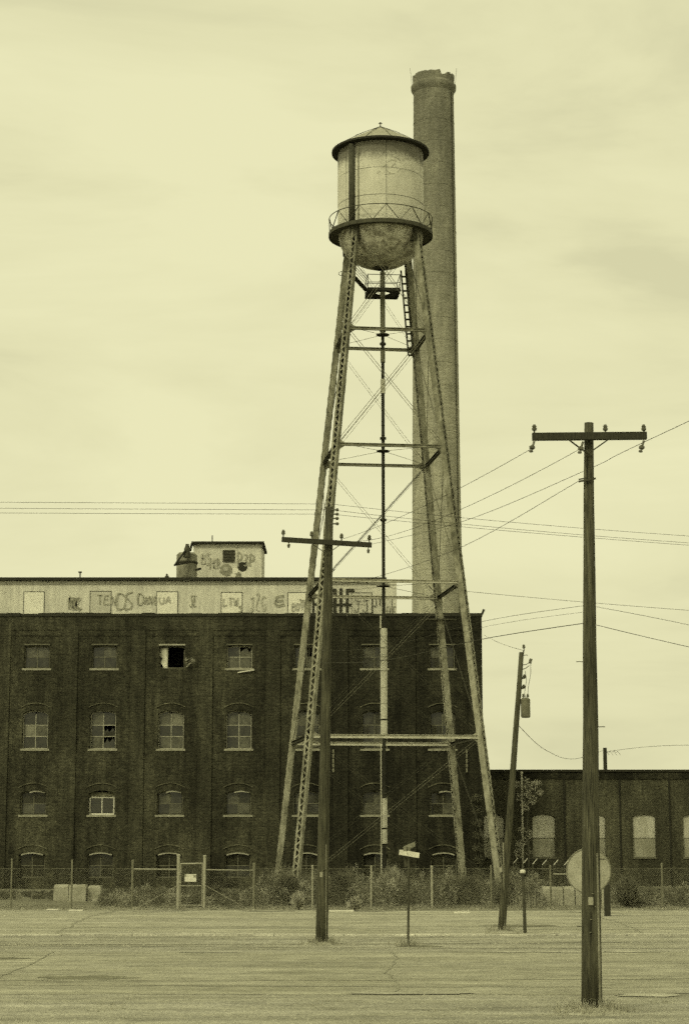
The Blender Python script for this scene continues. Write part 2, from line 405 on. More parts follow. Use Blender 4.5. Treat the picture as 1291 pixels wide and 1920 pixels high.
for y0, amp in ((59.4, .5), (61.0, .5), (38.6, .35), (40.2, .35), (51.2, .7), (52.8, .7)):
    strip(ty, [(-16 + i * .6, y0 + amp * math.sin(i * .11 + y0)) for i in range(56)], .34, .0105 + (.002 if y0 < 50 else 0))
ty.build('tyre_mark', MAT['tyre'], kind='structure')
md = M()
for k in range(26):                      # mud and dust carried off the verges on to the road edge
    cx_, cy_ = random.uniform(-13, 13), random.choice([random.uniform(72.2, 73.6), random.uniform(48.4, 49.1), random.uniform(36.2, 36.8), random.uniform(56.7, 57.3)])
    rx, ry, n_ = random.uniform(.4, 1.6), random.uniform(.15, .5), 22
    md.add([(cx_ + rx * math.cos(2 * math.pi * i / n_) * random.uniform(.6, 1.2), cy_ + ry * math.sin(2 * math.pi * i / n_) * random.uniform(.6, 1.2), .0165 + .00012 * k) for i in range(n_)], [tuple(range(n_))])
md.build('mud_patch', MAT['mud'], kind='structure')
def mound(c, r_, h):
    m = M(); n_ = 26; rings = [(1.0, .001), (.7, .35), (.4, .75), (.12, 1.0)]; vs = []
    wob = [random.uniform(.75, 1.2) for _ in range(n_)]
    for q, hh_ in rings:
        for i in range(n_): vs.append((c[0] + r_ * q * wob[i] * math.cos(2 * math.pi * i / n_), c[1] + r_ * q * wob[i] * math.sin(2 * math.pi * i / n_), .004 + h * hh_ * random.uniform(.8, 1.1)))
    m.add(vs, [(j * n_ + i, j * n_ + (i + 1) % n_, (j + 1) * n_ + (i + 1) % n_, (j + 1) * n_ + i) for j in range(3) for i in range(n_)] + [tuple(3 * n_ + i for i in range(n_))])
    return m.build('dirt_mound', MAT['mud'], kind='structure')
# loose stones
st = M()
for k in range(1500):
    x = random.uniform(-13, 13); y = random.choice([random.uniform(30, 36.5), random.uniform(49, 56), random.uniform(73.3, 75.5), random.uniform(49, 56)])
    r = random.uniform(.012, .04)
    vs = [(x + r * random.uniform(.7, 1.2) * a, y + r * random.uniform(.7, 1.2) * b_, .004 + r * c_) for a, b_, c_ in ((1, 0, 0), (0, 1, 0), (-1, 0, 0), (0, -1, 0), (0, 0, .8))]
    st.add(vs, [(0, 1, 4), (1, 2, 4), (2, 3, 4), (3, 0, 4)])
st.build('gravel', MAT['concrete'], kind='stuff')['label'] = 'loose pale stones scattered over the verges'

# ------------------------------------------------------------------ brick mill building
FY = 100.0
def bx(px): return at(px, 1400, FY).x
def bz(py): return at(645, py, FY).z
BL, BR = bx(-136), bx(905)
mill = root('mill_building', (BL, FY, 0), 'tall dark brick mill with four storeys of arched windows and pale graffitied top storey', 'building')
WC = [bx(192.5 + 127.4 * k) for k in range(-2, 6)]
PITCHX = WC[1] - WC[0]
PW = .74
ztop = bz(1150); zpan = bz(1181)
rows = [(1210, 1253, .05), (1331, 1404, .19), (1482, 1528, .15), (1598, 1646, .13)]
HW = .66
# main wall with real openings
wall = M(); Y0, Y1 = FY + .065, FY + .45
for c in WC:
    x0, x1 = c - PITCHX / 2, c + PITCHX / 2
    if c == WC[-1]: x1 = BR - .004
    if c == WC[0]: x0 = BL + .004
    wall.box(x0, c - HW, Y0, Y1, 0, zpan + .2); wall.box(c + HW, x1, Y0, Y1, 0, zpan + .2)
    zt = zpan + .2
    for (yt, yb, rise) in rows:
        z1, z0 = bz(yt), bz(yb)
        N = 10
        for i in range(N):
            xa, xb = c - HW + 2 * HW * i / N, c - HW + 2 * HW * (i + 1) / N
            za = z1 - rise + rise * (1 - ((xa - c) / HW) ** 2); zb = z1 - rise + rise * (1 - ((xb - c) / HW) ** 2)
            wall.add([(xa, Y0, za), (xb, Y0, zb), (xb, Y1, zb), (xa, Y1, za), (xa, Y0, zt), (xb, Y0, zt), (xb, Y1, zt), (xa, Y1, zt)],
                     [(0, 3, 2, 1), (0, 1, 5, 4), (2, 3, 7, 6)])
        zt = z0
    wall.box(c - HW, c + HW, Y0, Y1, 0, zt)
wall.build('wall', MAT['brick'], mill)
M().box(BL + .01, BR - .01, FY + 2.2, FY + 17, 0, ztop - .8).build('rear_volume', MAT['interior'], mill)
M().box(BR - .45, BR - .003, FY + .45, FY + 17, 0, ztop - .2).build('side_wall', MAT['brick'], mill)
M().box(BL, BR, FY + .3, FY + 17, ztop - .8, ztop - .6).build('roof', MAT['roof_dark'], mill)
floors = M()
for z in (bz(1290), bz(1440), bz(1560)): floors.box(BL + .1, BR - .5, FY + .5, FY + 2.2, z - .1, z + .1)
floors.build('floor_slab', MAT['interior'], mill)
# piers and parapet
for k in range(len(WC) + 1):
    cx = WC[0] - PITCHX / 2 + k * PITCHX
    a, b_ = cx - PW / 2, cx + PW / 2
    if k == len(WC): a, b_ = BR - PW, BR
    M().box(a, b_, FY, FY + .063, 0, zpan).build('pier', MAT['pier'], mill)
pp = M()
pp.box(BL, BR, FY, FY + .40, zpan, ztop - .16)
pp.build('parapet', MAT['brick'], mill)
cop = M(); x = BL - .02
while x < BR:
    w_ = random.uniform(.55, .95); x2 = min(x + w_, BR + .05)
    cop.box(x, x2 - .012, FY - .05 + random.uniform(-.01, .01), FY + .45, ztop - .159, ztop + random.uniform(-.03, .035)); x = x2
cop.build('coping', MAT['coping'], mill, kind='stuff')
for c in WC:                                   # corbel courses over each recessed bay
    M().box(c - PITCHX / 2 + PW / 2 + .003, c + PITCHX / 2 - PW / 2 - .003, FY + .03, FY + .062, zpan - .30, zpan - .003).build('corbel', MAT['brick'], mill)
# end flashing curl at right corner
M().beam((BR + .02, FY + .1, ztop - .05), (BR + .14, FY + .1, ztop + .22), .05, .12).build('flashing', MAT['coping'], mill)

def arc_strip(m, c, zc, hw, rise, th, y0, y1, n=12):
    vs = []
    for i in range(n + 1):
        x = c - hw + 2 * hw * i / n; z = zc - rise + rise * (1 - ((x - c) / hw) ** 2)
        vs += [(x, y0, z), (x, y0, z + th), (x, y1, z), (x, y1, z + th)]
    fs = []
    for i in range(n):
        a = 4 * i; b_ = a + 4
        fs += [(a, b_, b_ + 1, a + 1), (a, a + 2, b_ + 2, b_), (a + 1, b_ + 1, b_ + 3, a + 3)]
    fs += [(0, 1, 3, 2), (4 * n, 4 * n + 2, 4 * n + 3, 4 * n + 1)]
    return m.add(vs, fs)

def window(c, row, kind):
    yt, yb, rise = rows[row]; z1, z0 = bz(yt), bz(yb); yf = FY + .26
    fm = MAT['frame'] if kind in ('grid', 'grid_broken') else (MAT['frame_white'] if kind == 'slider' else MAT['frame_dark'])
    zt = z1 - rise
    if kind == 'slider': z1s = bz(1493); fw = .09
    else: z1s = zt; fw = .06
    fr = M()
    if kind == 'bare': pass
    fr.box(c - HW + .004, c - HW + fw, yf, yf + .08, z0 + .003, z1s); fr.box(c + HW - fw, c + HW - .004, yf, yf + .08, z0 + .003, z1s)
    fr.box(c - HW + fw, c + HW - fw, yf + .002, yf + .078, z0 + .003, z0 + fw)
    if kind == 'slider': fr.box(c - HW + fw, c + HW - fw, yf + .002, yf + .078, z1s - fw, z1s - .001)
    else: arc_strip(fr, c, z1 - .07, HW - .01, rise, .066, yf + .004, yf + .076)
    w = fr.build('window', fm, mill)
    if kind == 'slider':
        M().box(c - HW + .003, c + HW - .003, FY + .2, FY + .3, z1s + .003, zt + rise * .5).build('infill', MAT['infill'], w)
        cols, rws = 2, 1
    elif row == 1: cols, rws = 2, 3
    else: cols, rws = 2, 2
    za, zb = z0 + fw, z1s - (fw if kind == 'slider' else 0)
    xa, xb = c - HW + fw, c + HW - fw
    mt = .045
    if kind != 'torn':
        M().box((xa + xb) / 2 - mt / 2, (xa + xb) / 2 + mt / 2, yf + .01, yf + .06, za, zb).build('muntin', fm, w)
        for r_ in range(1, rws):
            zz = za + (zb - za) * r_ / rws
            M().box(xa, xb, yf + .014, yf + .056, zz - mt / 2, zz + mt / 2).build('muntin', fm, w)
    if rise > .1 and kind != 'slider':
        pass
    for i in range(cols):
        for r_ in range(rws):
            miss = {'grid': .0, 'grid_broken': .12, 'dim': .0, 'slider': 0, 'torn': 1, 'dark': .06}[kind]
            if random.random() < miss: continue
            x0 = xa + (xb - xa) * i / cols + .02; x1 = xa + (xb - xa) * (i + 1) / cols - .02
            zz0 = za + (zb - za) * r_ / rws + .02; zz1 = za + (zb - za) * (r_ + 1) / rws - .02
            if r_ == rws - 1 and kind != 'slider': zz1 += rise * .5
            p = M(); ty = random.uniform(-.012, .012)
            if random.random() < (.22 if kind == 'grid_broken' else .02 if row < 3 else 0) and kind != 'slider':     # broken pane: jagged remains
                n = 6; vs = [(x0, yf + .03, zz0), (x1, yf + .03, zz0)]
                top = [(x1 - (x1 - x0) * k / n, yf + .03 + ty, zz0 + (zz1 - zz0) * random.uniform(.25, .95)) for k in range(n + 1)]
                vs += top; p.add(vs, [tuple(range(len(vs)))])
            else:
                p.add([(x0, yf + .03 + ty, zz0), (x1, yf + .03, zz0), (x1, yf + .03 - ty, zz1), (x0, yf + .03, zz1),
                       (x0, yf + .036 + ty, zz0), (x1, yf + .036, zz0), (x1, yf + .036 - ty, zz1), (x0, yf + .036, zz1)],
                      [(0, 1, 2, 3), (7, 6, 5, 4), (0, 4, 5, 1), (2, 6, 7, 3)])
            p.build('pane', MAT[random.choice(['pane_clean'] if kind == 'slider' or row == 3 else ['pane', 'pane_clean', 'pane_clean'] if kind in ('dim', 'dark') else ['pane', 'pane', 'pane_clean', 'pane_pale'])], w)
    # sill
    sm = MAT['sill']
    if row != 3 and kind != 'torn':
        M().box(c - HW - .09, c + HW + .09, FY + .03, FY + .25, z0 - .10, z0 + .001).build('sill', sm, w)
    if row == 3: M().box(c - HW + .01, c + HW - .01, yf + .09, yf + .12, z0, z1 - .02).build('dark_board', MAT['black_iron'], w)
    if row == 3: M().box(c - HW - .06, c + HW + .06, FY + .06, FY + .25, z0 - .12, z0 + .001).build('sill', MAT['pier'], w)
    if row > 0:
        h = M(); arc_strip(h, c, bz((1319, 1319, 1469, 1585)[row]), HW + .10, .22, .05, FY + .02, FY + .064)
        h.build('hood_mould', MAT['hood'], w)
    if row == 0 and kind != 'torn': M().box(c - HW - .02, c + HW + .02, FY + .04, FY + .063, z1 + .02, z1 + .08).build('lintel', MAT['frame_dark'], w)
    if row == 3:
        h = M(); arc_strip(h, c, z1 - .07, HW - .10, .10, .075, FY + .075, FY + .2); h.build('lintel', MAT['lintel'], w)
    if row == 2 and kind in ('dim', 'grid'):
        h = M(); arc_strip(h, c + .18, z1 - .08, HW - .28, .06, .07, FY + .075, FY + .2); h.build('lintel', MAT['lintel'], w)
    if kind == 'torn':
        h = M(); h.box(c - HW - .02, c + HW + .02, FY + .06, FY + .2, z1 + .0, z1 + .08); h.build('lintel', MAT['lintel'], w)
        pts = [(c - .62, z1 - .15), (c - .28, z1 - .12), (c - .26, z0 - .0), (c - .30, z0 - .16), (c - .47, z0 + .12), (c - .60, z0 + .32), (c - .50, z0 + .55), (c - .68, z0 + .68), (c - .58, z0 + .85)]
        vs = [(x, yf - .02, z) for x, z in pts] + [(x + .01, yf + .01, z) for x, z in pts]; n = len(pts)
        M().add(vs, [tuple(range(n - 1, -1, -1)), tuple(range(n, 2 * n))] + [(i, (i + 1) % n, n + (i + 1) % n, n + i) for i in range(n)]).build('torn_panel', MAT['curtain'], w)
        M().box(c - .27, c - .22, yf, yf + .05, z0, z1 - .02).build('muntin', MAT['frame'], w)
    if row == 0 and kind != 'torn':               # rubbish piled behind the sill
        for _ in range(4):
            j = M(); x = c + random.uniform(-.5, .5); r = random.uniform(.08, .16)
            j.lathe([(r, z0), (r * .9, z0 + r), (r * .3, z0 + r * 1.7), (0.001, z0 + r * 1.8)], (x, yf + .25), 7)
            j.build('rubbish', MAT['frame_dark'], w)
    return w
kinds = {0: ['dim', 'dark', 'dim', 'torn', 'grid', 'dark', 'dim', 'dark'],
         1: ['grid', 'grid', 'grid_broken', 'grid', 'grid', 'dim', 'dim', 'dim'],
         2: ['dim', 'dim', 'slider', 'dim', 'dim', 'dark', 'dark', 'dim'],
         3: ['dark'] * 8}
for r_ in range(4):
    for k, c in enumerate(WC): window(c, r_, kinds[r_][k])
# pale wood scrap hanging from a sill, wall plates
s_ = bx(448); M().beam((s_ - .1, FY - .02, bz(1261)), (s_ + .75, FY - .02, bz(1256)), .04, .06).build('loose_sill_board', MAT['frame_white'], mill)
for px in (624.5, 874):
    m = M()
    for k in range(5): m.box(bx(px) - .05, bx(px) + .05, FY - .055, FY - .003, bz(1448) + k * .24, bz(1448) + k * .24 + .2)
    m.build('wall_bracket', MAT['galv_dull'], mill)

# ---- pale attic storey set back on the roof, with boarded windows and graffiti
AY = 106.0
def ax(px): return at(px, 1115, AY).x
def az(py): return at(645, py, AY).z
AL, AR = ax(-150), ax(743)
att = M().box(AL, AR, AY, AY + 9, ztop - .7, az(1089)).build('attic_storey', MAT['stucco'], mill)
M().box(AL - .1, AR - .55, AY - .25, AY + 9.2, az(1089) + .002, az(1083.5)).build('eave', MAT['roof_dark'], att)
M().box(AR - .549, AR, AY, AY + 9.2, az(1089) + .002, az(1087)).build('eave', MAT['roof_dark'], att)
M().box(AL, AR, AY - .012, AY - .002, az(1096.2), az(1095.2)).build('joint', MAT['paint_ghost'], att)
def boarded(px0, px1, mat, y=1109):
    x0, x1 = ax(px0), ax(px1)
    o = M().box(x0 + .03, x1 - .03, AY - .02, AY + .0 - .003, ztop - .6, az(y) - .03).build('window_board', mat, att)
    f = M(); f.box(x0, x0 + .028, AY - .035, AY - .003, ztop - .6, az(y)); f.box(x1 - .028, x1, AY - .035, AY - .003, ztop - .6, az(y))
    f.box(x0 + .028, x1 - .028, AY - .035, AY - .003, az(y) - .028, az(y)); f.build('board_frame', MAT['steel_dark'], att)
boarded(-80, -40, MAT['board_old']); boarded(45, 84, MAT['board'])
boarded(169, 209, MAT['board_old'], 1108); boarded(293.5, 334, MAT['board'], 1109); boarded(414.5, 454.5, MAT['board'], 1110); boarded(539, 579, MAT['board'], 1110.5)
boarded(658, 697, MAT['board_old'], 1111); boarded(698, 735, MAT['board_old'], 1122)
GL = {'T': [[(0, 1), (.9, 1)], [(.45, 1), (.4, 0)]], 'E': [[(.75, 1), (.1, .95), (0, .5), (0, 0), (.75, .05)], [(0, .5), (.6, .55)]],
      'N': [[(0, 0), (.05, 1), (.75, 0), (.8, 1)]], 'D': [[(0, 0), (.05, 1), (.6, .9), (.85, .55), (.55, .1), (0, 0)]],
      'S': [[(.85, 1), (.4, .95), (.15, .75), (.5, .5), (.75, .25), (.45, 0), (0, .05)]], 'A': [[(0, 0), (.4, 1), (.8, 0)], [(.15, .4), (.65, .4)]],
      'G': [[(.8, .9), (.4, 1), (.05, .6), (.2, .05), (.7, .05), (.75, .45), (.45, .45)]], 'U': [[(0, 1), (.05, .2), (.4, 0), (.75, .2), (.8, 1)]],
      'J': [[(.1, 1), (.9, 1)], [(.6, 1), (.6, .15), (.3, -.1), (0, .1)]], 'L': [[(.05, 1), (0, 0), (.75, .05)]], 'W': [[(0, 1), (.2, 0), (.45, .6), (.65, 0), (.9, 1)]],
      'B': [[(0, 0), (0, 1), (.6, .9), (.6, .6), (0, .5), (.7, .4), (.7, .05), (0, 0)]], 'O': [[(.4, 1), (.05, .7), (.05, .3), (.4, 0), (.75, .3), (.75, .7), (.4, 1)]],
      'Y': [[(0, 1), (.4, .5), (.8, 1)], [(.4, .5), (.35, 0)]], 'P': [[(0, 0), (.02, 1), (.6, .95), (.7, .7), (.5, .48), (0, .45)]],
      'K': [[(0, 0), (0, 1)], [(.75, 1), (0, .45), (.8, 0)]], 'R': [[(0, 0), (0, 1), (.6, .9), (.6, .6), (0, .5), (.75, 0)]], 'I': [[(.3, 1), (.3, 0)]],
      '3': [[(.05, 1), (.7, .95), (.3, .55), (.75, .3), (.4, 0), (0, .1)]], 'F': [[(.75, 1), (.05, .95), (0, 0)], [(0, .5), (.6, .55)]],
      'C': [[(.8, .9), (.4, 1), (.05, .6), (.2, .05), (.75, .1)]], 'M': [[(0, 0), (.1, 1), (.4, .4), (.7, 1), (.8, 0)]], '5': [[(.75, 1), (.1, 1), (.05, .6), (.6, .6), (.7, .25), (.3, 0), (0, .1)]],
      'Z': [[(0, 1), (.8, 1), (0, 0), (.8, 0)]]}
def ribbon(m, pts, w, y):
    """flat spray-paint stroke on a wall facing -Y (points are (x, z))"""
    P_ = [Vector((p[0], 0, p[1])) for p in pts]
    Q = []
    for i in range(len(P_) - 1):
        a = P_[max(i - 1, 0)]; b_ = P_[i]; c_ = P_[i + 1]; d_ = P_[min(i + 2, len(P_) - 1)]
        for k in range(4):
            t = k / 4; Q.append(.5 * ((2 * b_) + (c_ - a) * t + (2 * a - 5 * b_ + 4 * c_ - d_) * t * t + (3 * b_ - a - 3 * c_ + d_) * t ** 3))
    Q.append(P_[-1]); vs = []
    for i, q in enumerate(Q):
        d_ = (Q[min(i + 1, len(Q) - 1)] - Q[max(i - 1, 0)]); n_ = Vector((-d_.z, 0, d_.x))
        if n_.length < 1e-6: n_ = Vector((1, 0, 0))
        n_.normalize(); ww = w * random.uniform(.7, 1.2) / 2
        vs += [(q.x + n_.x * ww, y, q.z + n_.z * ww), (q.x - n_.x * ww, y, q.z - n_.z * ww)]
    m.add(vs, [(2 * i, 2 * i + 1, 2 * i + 3, 2 * i + 2) for i in range(len(Q) - 1)])
_gk = [0]
def graffiti(txt, px0, px1, py0, py1, mat, parent, D, w=.05, fx=None, jit=.06, name='graffiti'):
    _gk[0] += 1; y = D - .04 - .0006 * _gk[0]
    n = len(txt); m = M(); m2 = M(); cw = (px1 - px0) / n
    for i, ch in enumerate(txt):
        if ch == ' ': continue
        hh = random.uniform(.9, 1.08)
        for st_ in GL[ch]:
            pts = []
            for u, v in st_:
                u += random.uniform(-jit, jit); v += random.uniform(-jit, jit)
                q = at(px0 + cw * (i + .08 + u * .85), py1 + (py0 - py1) * v * hh, D); pts.append((q.x, q.z))
            ribbon(m, pts, w, y); ribbon(m2, pts, w * 1.7, y + .0003)
    m2.build('overspray', MAT['overspray' if mat != 'paint_ghost' else 'overspray_faint'], parent)
    return m.build(name, MAT[mat], parent)
G_ = lambda *a, **k: graffiti(*a, parent=att, D=AY, **k)
G_('TEN', 182, 221, 1117, 1134, 'paint_grey', w=.065); G_('D', 219, 241, 1113, 1143, 'paint_grey', w=.06); G_('S', 233, 254, 1113, 1142, 'paint_grey', w=.06)
G_('D', 257, 273, 1114, 1134, 'paint_grey', w=.06); G_('ANG', 271, 296, 1119, 1133, 'paint_grey', w=.05); G_('UA', 298, 323, 1119, 1132, 'paint_ghost', w=.06)
G_('NK', 129, 154, 1121, 1143, 'paint_grey', w=.12); G_('JE', 355, 370, 1118, 1136, 'paint_grey', w=.035, jit=.12); G_('LTW', 418, 448, 1121, 1136, 'paint_ghost', w=.06)
G_('S', 447, 455, 1135, 1147, 'paint_grey', w=.05)
G_('JZG', 468, 500, 1119, 1142, 'paint_ghost', w=.045, jit=.14); G_('E', 516, 539, 1116, 1135, 'paint_grey', w=.09)
G_('JN', 560, 574, 1125, 1133, 'paint_grey', w=.04); G_('BOY', 547, 571, 1131, 1145, 'paint_ghost', w=.05)
G_('MKE', 660, 690, 1121, 1133, 'paint_ghost', w=.05); G_('JJ', 662, 694, 1125, 1146, 'paint_black', w=.04); G_('JT', 700, 716, 1122, 1136, 'paint_black', w=.05); G_('FKF', 724, 742, 1138, 1154, 'paint_grey', w=.05)
blk = M()
def bar(x0, x1, y0, y1): a = ax(x0); b_ = ax(x1); blk.box(a, b_, AY - .06, AY - .045, az(y1), az(y0))
for x0, x1, y0, y1 in ((616, 622, 1108, 1131.5), (616, 622, 1136.5, 1149), (624, 630.5, 1104, 1131.5), (624, 630.5, 1136.5, 1149), (636, 641, 1103, 1131.5), (636, 641, 1136.5, 1149),
                       (648, 653, 1110.3, 1131.5), (648, 653, 1136.5, 1149), (648, 663.5, 1104, 1110), (615, 658, 1131.7, 1136.3), (585, 593.5, 1131, 1135), (585, 589, 1126, 1130.8), (585, 589, 1135.2, 1149), (618, 623.7, 1103, 1107.8)): bar(x0, x1, y0, y1)
blk.build('block_lettering', MAT['paint_black'], att)

# ---- roof house
HY = 111.0
def hp(px, py): return at(px, py, HY)
hx0, hx1, hz = hp(363, 1050).x, hp(490.5, 1050).x, hp(400, 1020).z
ph = M().box(hx0, hx1, HY, HY + 4, az(1089) - .2, hz).build('roof_house', MAT['stucco'], mill)
M().box(hx0 - .12, hx1 + .14, HY - .25, HY + 4.2, hz + .002, hz + .12).build('eave', MAT['roof_dark'], ph)
M().beam((hx0 - .1, HY - .2, hz), (hx0 - .19, HY - .1, hz - .42), .08, .1).build('downpipe', MAT['roof_dark'], ph); M().beam((hx1 + .12, HY - .2, hz), (hx1 + .04, HY - .1, hz - .3), .05, .08).build('downpipe', MAT['roof_dark'], ph)
v0, v1 = hp(417.5, 1054), hp(440.5, 1031)
lf = M(); lf.box(v0.x, v1.x, HY - .03, HY - .003, v0.z, v1.z); lv = lf.build('louvre', MAT['louvre'], ph)
sl = M()
for k in range(8):
    z = v0.z + (v1.z - v0.z) * (k + .5) / 8; sl.add([(v0.x + .02, HY - .07, z - .04), (v1.x - .02, HY - .07, z - .04), (v1.x - .02, HY - .031, z + .03), (v0.x + .02, HY - .031, z + .03)], [(0, 1, 2, 3)])
sl.build('louvre_slats', MAT['steel_dark'], ph, kind='stuff')
H_ = lambda *a, **k: graffiti(*a, parent=ph, D=HY, **k)
H_('B5', 377, 397, 1037, 1056, 'paint_ghost', w=.05, jit=.13); H_('IKR', 392, 414, 1048, 1066, 'paint_grey', w=.045, jit=.12)
H_('P3P', 445, 479, 1040, 1062, 'paint_grey', w=.05)
_gk[0] += 1
def blob(px, py, rx, ry, mat, k):
    m = M(); n = 20; c = hp(px, py); s_ = HY / 3640 
    m.add([(c.x + rx * s_ * math.cos(2 * math.pi * i / n) * random.uniform(.85, 1.12), HY - .01 - .004 * k, c.z + ry * s_ * math.sin(2 * math.pi * i / n) * random.uniform(.85, 1.12)) for i in range(n)], [tuple(range(n))])
    m.build('painted_mural', MAT[mat], ph)
blob(424, 1069, 12, 12, 'paint_grey', 1); blob(455, 1062, 10, 9, 'paint_black', 2); blob(444, 1079, 9, 7, 'paint_grey', 3); blob(441, 1070, 6, 6, 'board', 4); blob(438, 1079, 4.5, 4, 'board', 5); blob(423, 1067, 5, 4, 'paint_ghost', 6)
M().tube(hp(398, 1018), hp(398, 1004), .03).build('antenna_mast', MAT['black_iron'], ph)
# roof vents
for px, h, t_ in ((150.5, 12, 1), (313, 9, 0)):
    a = at(px, 1085, AY); b_ = at(px, 1085 - h, AY); m = M()
    if t_: m.tube(a, b_, .035); m.tube(b_ - Vector((.09, 0, 0)), b_ + Vector((.09, 0, 0)), .05)
    else: m.lathe([(.12, a.z), (.12, a.z + .12), (.05, a.z + .2), (.05, b_.z), (.001, b_.z)], (a.x, a.y), 10)
    m.build('roof_vent', MAT['steel_dark'], att)

# ------------------------------------------------------------------ rooftop water drum
DY = 109.0
b0 = at(350, 1083, DY); zb = az(1083.5) + .004
drum = root('roof_drum', (b0.x, DY, zb), 'small mottled round tank with leaning flue pipe on the roof beside the roof house', 'tank')
r = at(370, 1060, DY).x - b0.x
s_ = DY / 3640
m = M(); m.lathe([(r * 1.02, zb), (r * 1.02, zb + .06), (r * .98, zb + .08), (r * .98, at(350, 1041, DY).z), (r * .8, at(350, 1037, DY).z), (.01, at(350, 1036, DY).z)], (b0.x, DY), 28)
m.build('drum', MAT['sheet'], drum, smooth=False)
M().lathe([(r * 1.0, at(350, 1058, DY).z), (r * 1.07, at(350, 1056, DY).z), (r * 1.07, at(350, 1054.5, DY).z), (r * .985, at(350, 1053, DY).z)], (b0.x, DY), 28).build('band', MAT['steel_dark'], drum)
M().path([at(350, 1045, DY - .9), at(351, 1030, DY - .9), at(351.5, 1020, DY - .9)], [.22, .17, .09], 10).build('flue', MAT['steel_dark'], drum)
M().tube(at(348, 1032, DY - 1.1), at(328, 1059, DY - 1.3), .05).build('stay', MAT['black_iron'], drum)
M().beam(at(326, 1060, DY - 1.2), at(354, 1055, DY - 1.2), .08, .08).build('bracket', MAT['black_iron'], drum)
m = M(); m.beam(at(368, 1069, DY - .5), at(376, 1066, DY - .9), .12, .1); m.build('spout', MAT['black_iron'], drum)

# ------------------------------------------------------------------ chimney
CY = 125.0
ct = at(812, 150, CY); cbm = at(819.5, 1150, CY); cx = (ct.x + cbm.x) / 2
rt = (at(850, 190, CY).x - at(775, 190, CY).x) / 2; rb = (at(867, 1150, CY).x - at(772, 1150, CY).x) / 2
zt = at(812, 174, CY).z; zc = at(812, 160, CY).z; ztp = at(812, 149, CY).z
chim = root('chimney_stack', (cx, CY, 0), 'very tall round masonry smokestack with broken crown behind the water tower', 'chimney')
def cen(z): t = (z - cbm.z) / (ct.z - cbm.z); return cbm.x + (ct.x - cbm.x) * t
def rad(z): t = (z - cbm.z) / (zt - cbm.z); return rb + (rt - rb) * (t if t < 1 else 1)
m = M(); n = 48; zs = [0, 8, 16, 22, 28, 34, 40, 46, zt]; vs = []
for z in zs:
    for k in range(n):
        t = 2 * math.pi * k / n; vs.append((cen(z) + rad(z) * math.cos(t), CY + rad(z) * math.sin(t), z))
m.add(vs, [(i * n + k, i * n + (k + 1) % n, (i + 1) * n + (k + 1) % n, (i + 1) * n + k) for i in range(len(zs) - 1) for k in range(n)])
m.build('shaft', MAT['chimney'], chim, smooth=True)
# pour joints: thin proud rings
m = M(); z = 1.2
while z < zt - .5:
    rr_ = rad(z) + .012; m.lathe([(rr_ - .02, z), (rr_, z + .005), (rr_, z + .05), (rr_ - .02, z + .055)], (cen(z), CY), n); z += 1.52
m.build('course_rings', MAT['chimney'], chim, smooth=False, kind='stuff')
c2 = cen(zc)
m = M(); m.lathe([(rt, zt - .12), (rt + .16, zt + .15), (rt + .18, zc - .15), (rt + .05, zc + .05)], (c2, CY), n); m.build('collar', MAT['chimney'], chim, smooth=True)
m = M(); N = 72; vs = []
prev = 0
for k in range(N):
    t = 2 * math.pi * k / N
    prev = prev * .6 + random.uniform(-.05, .05); top = ztp + .12 + prev - (.26 if (5.05 < t < 5.35 or 5.6 < t < 5.75 or 1.2 < t < 1.9) else 0)
    for rr_, zz in ((rt + .03, zc - .02), (rt + .06, top), (rt - .2, top - .03), (rt - .2, zc - .5)):
        vs.append((c2 + rr_ * math.cos(t), CY + rr_ * math.sin(t), zz))
m.add(vs, [(4 * k + j, 4 * ((k + 1) % N) + j, 4 * ((k + 1) % N) + j + 1, 4 * k + j + 1) for k in range(N) for j in range(3)])
m.build('broken_crown', MAT['chimney'], chim)
m = M(); pts = []
for z in (14, 25, 35, 45, zt - .2): pts.append((cen(z) + rad(z) * math.cos(-.55), CY + rad(z) * math.sin(-.55) - .04, z))
m.path(pts, .028, 6); m.build('lightning_conductor', MAT['wire'], chim)
for sx in (-1, 1): M().tube((c2 + sx * (rt + .1), CY, zc), (c2 + sx * (rt + .22), CY, ztp + .8), .010, n=5).build('lightning_rod', MAT['wire'], chim)

# ------------------------------------------------------------------ low building on the right
LY = 105.0
def lx(px): return at(px, 1550, LY).x
def lz(py): return at(645, py, LY).z
LL, LR = bx(905) + .02, lx(1420); ltop = lz(1443)
low = root('low_brick_building', (LL, LY, 0), 'long low dark brick building with boarded arched windows right of the mill', 'building')
LC = [lx(923.5), lx(1018.5), lx(1112.5), lx(1206.5), lx(1300.5), lx(1394)]; LH = lx(1039.5) - lx(1018.5)
z0, z1, rise = lz(1607), lz(1527), .13
w = M(); xs = LL
for c in LC:
    w.box(xs, c - LH, LY, LY + .4, 0, ltop - .5); xs = c + LH
    w.box(c - LH, c + LH, LY, LY + .4, 0, z0)
    for i in range(8):
        xa, xb = c - LH + 2 * LH * i / 8, c - LH + 2 * LH * (i + 1) / 8
        za = z1 - rise * ((xa - c) / LH) ** 2; zb_ = z1 - rise * ((xb - c) / LH) ** 2; T = ltop - .5
        w.add([(xa, LY, za), (xb, LY, zb_), (xb, LY + .4, zb_), (xa, LY + .4, za), (xa, LY, T), (xb, LY, T)], [(0, 3, 2, 1), (0, 1, 5, 4)])
w.box(xs, LR, LY, LY + .4, 0, ltop - .5)
w.build('wall', MAT['lowbrick'], low)
M().box(LL, LR, LY - .06, LY + .42, ltop - .499, ltop - .12).build('frieze', MAT['brick'], low)
M().box(LL, LR, LY - .14, LY + .5, ltop - .118, ltop).build('coping', MAT['coping'], low)
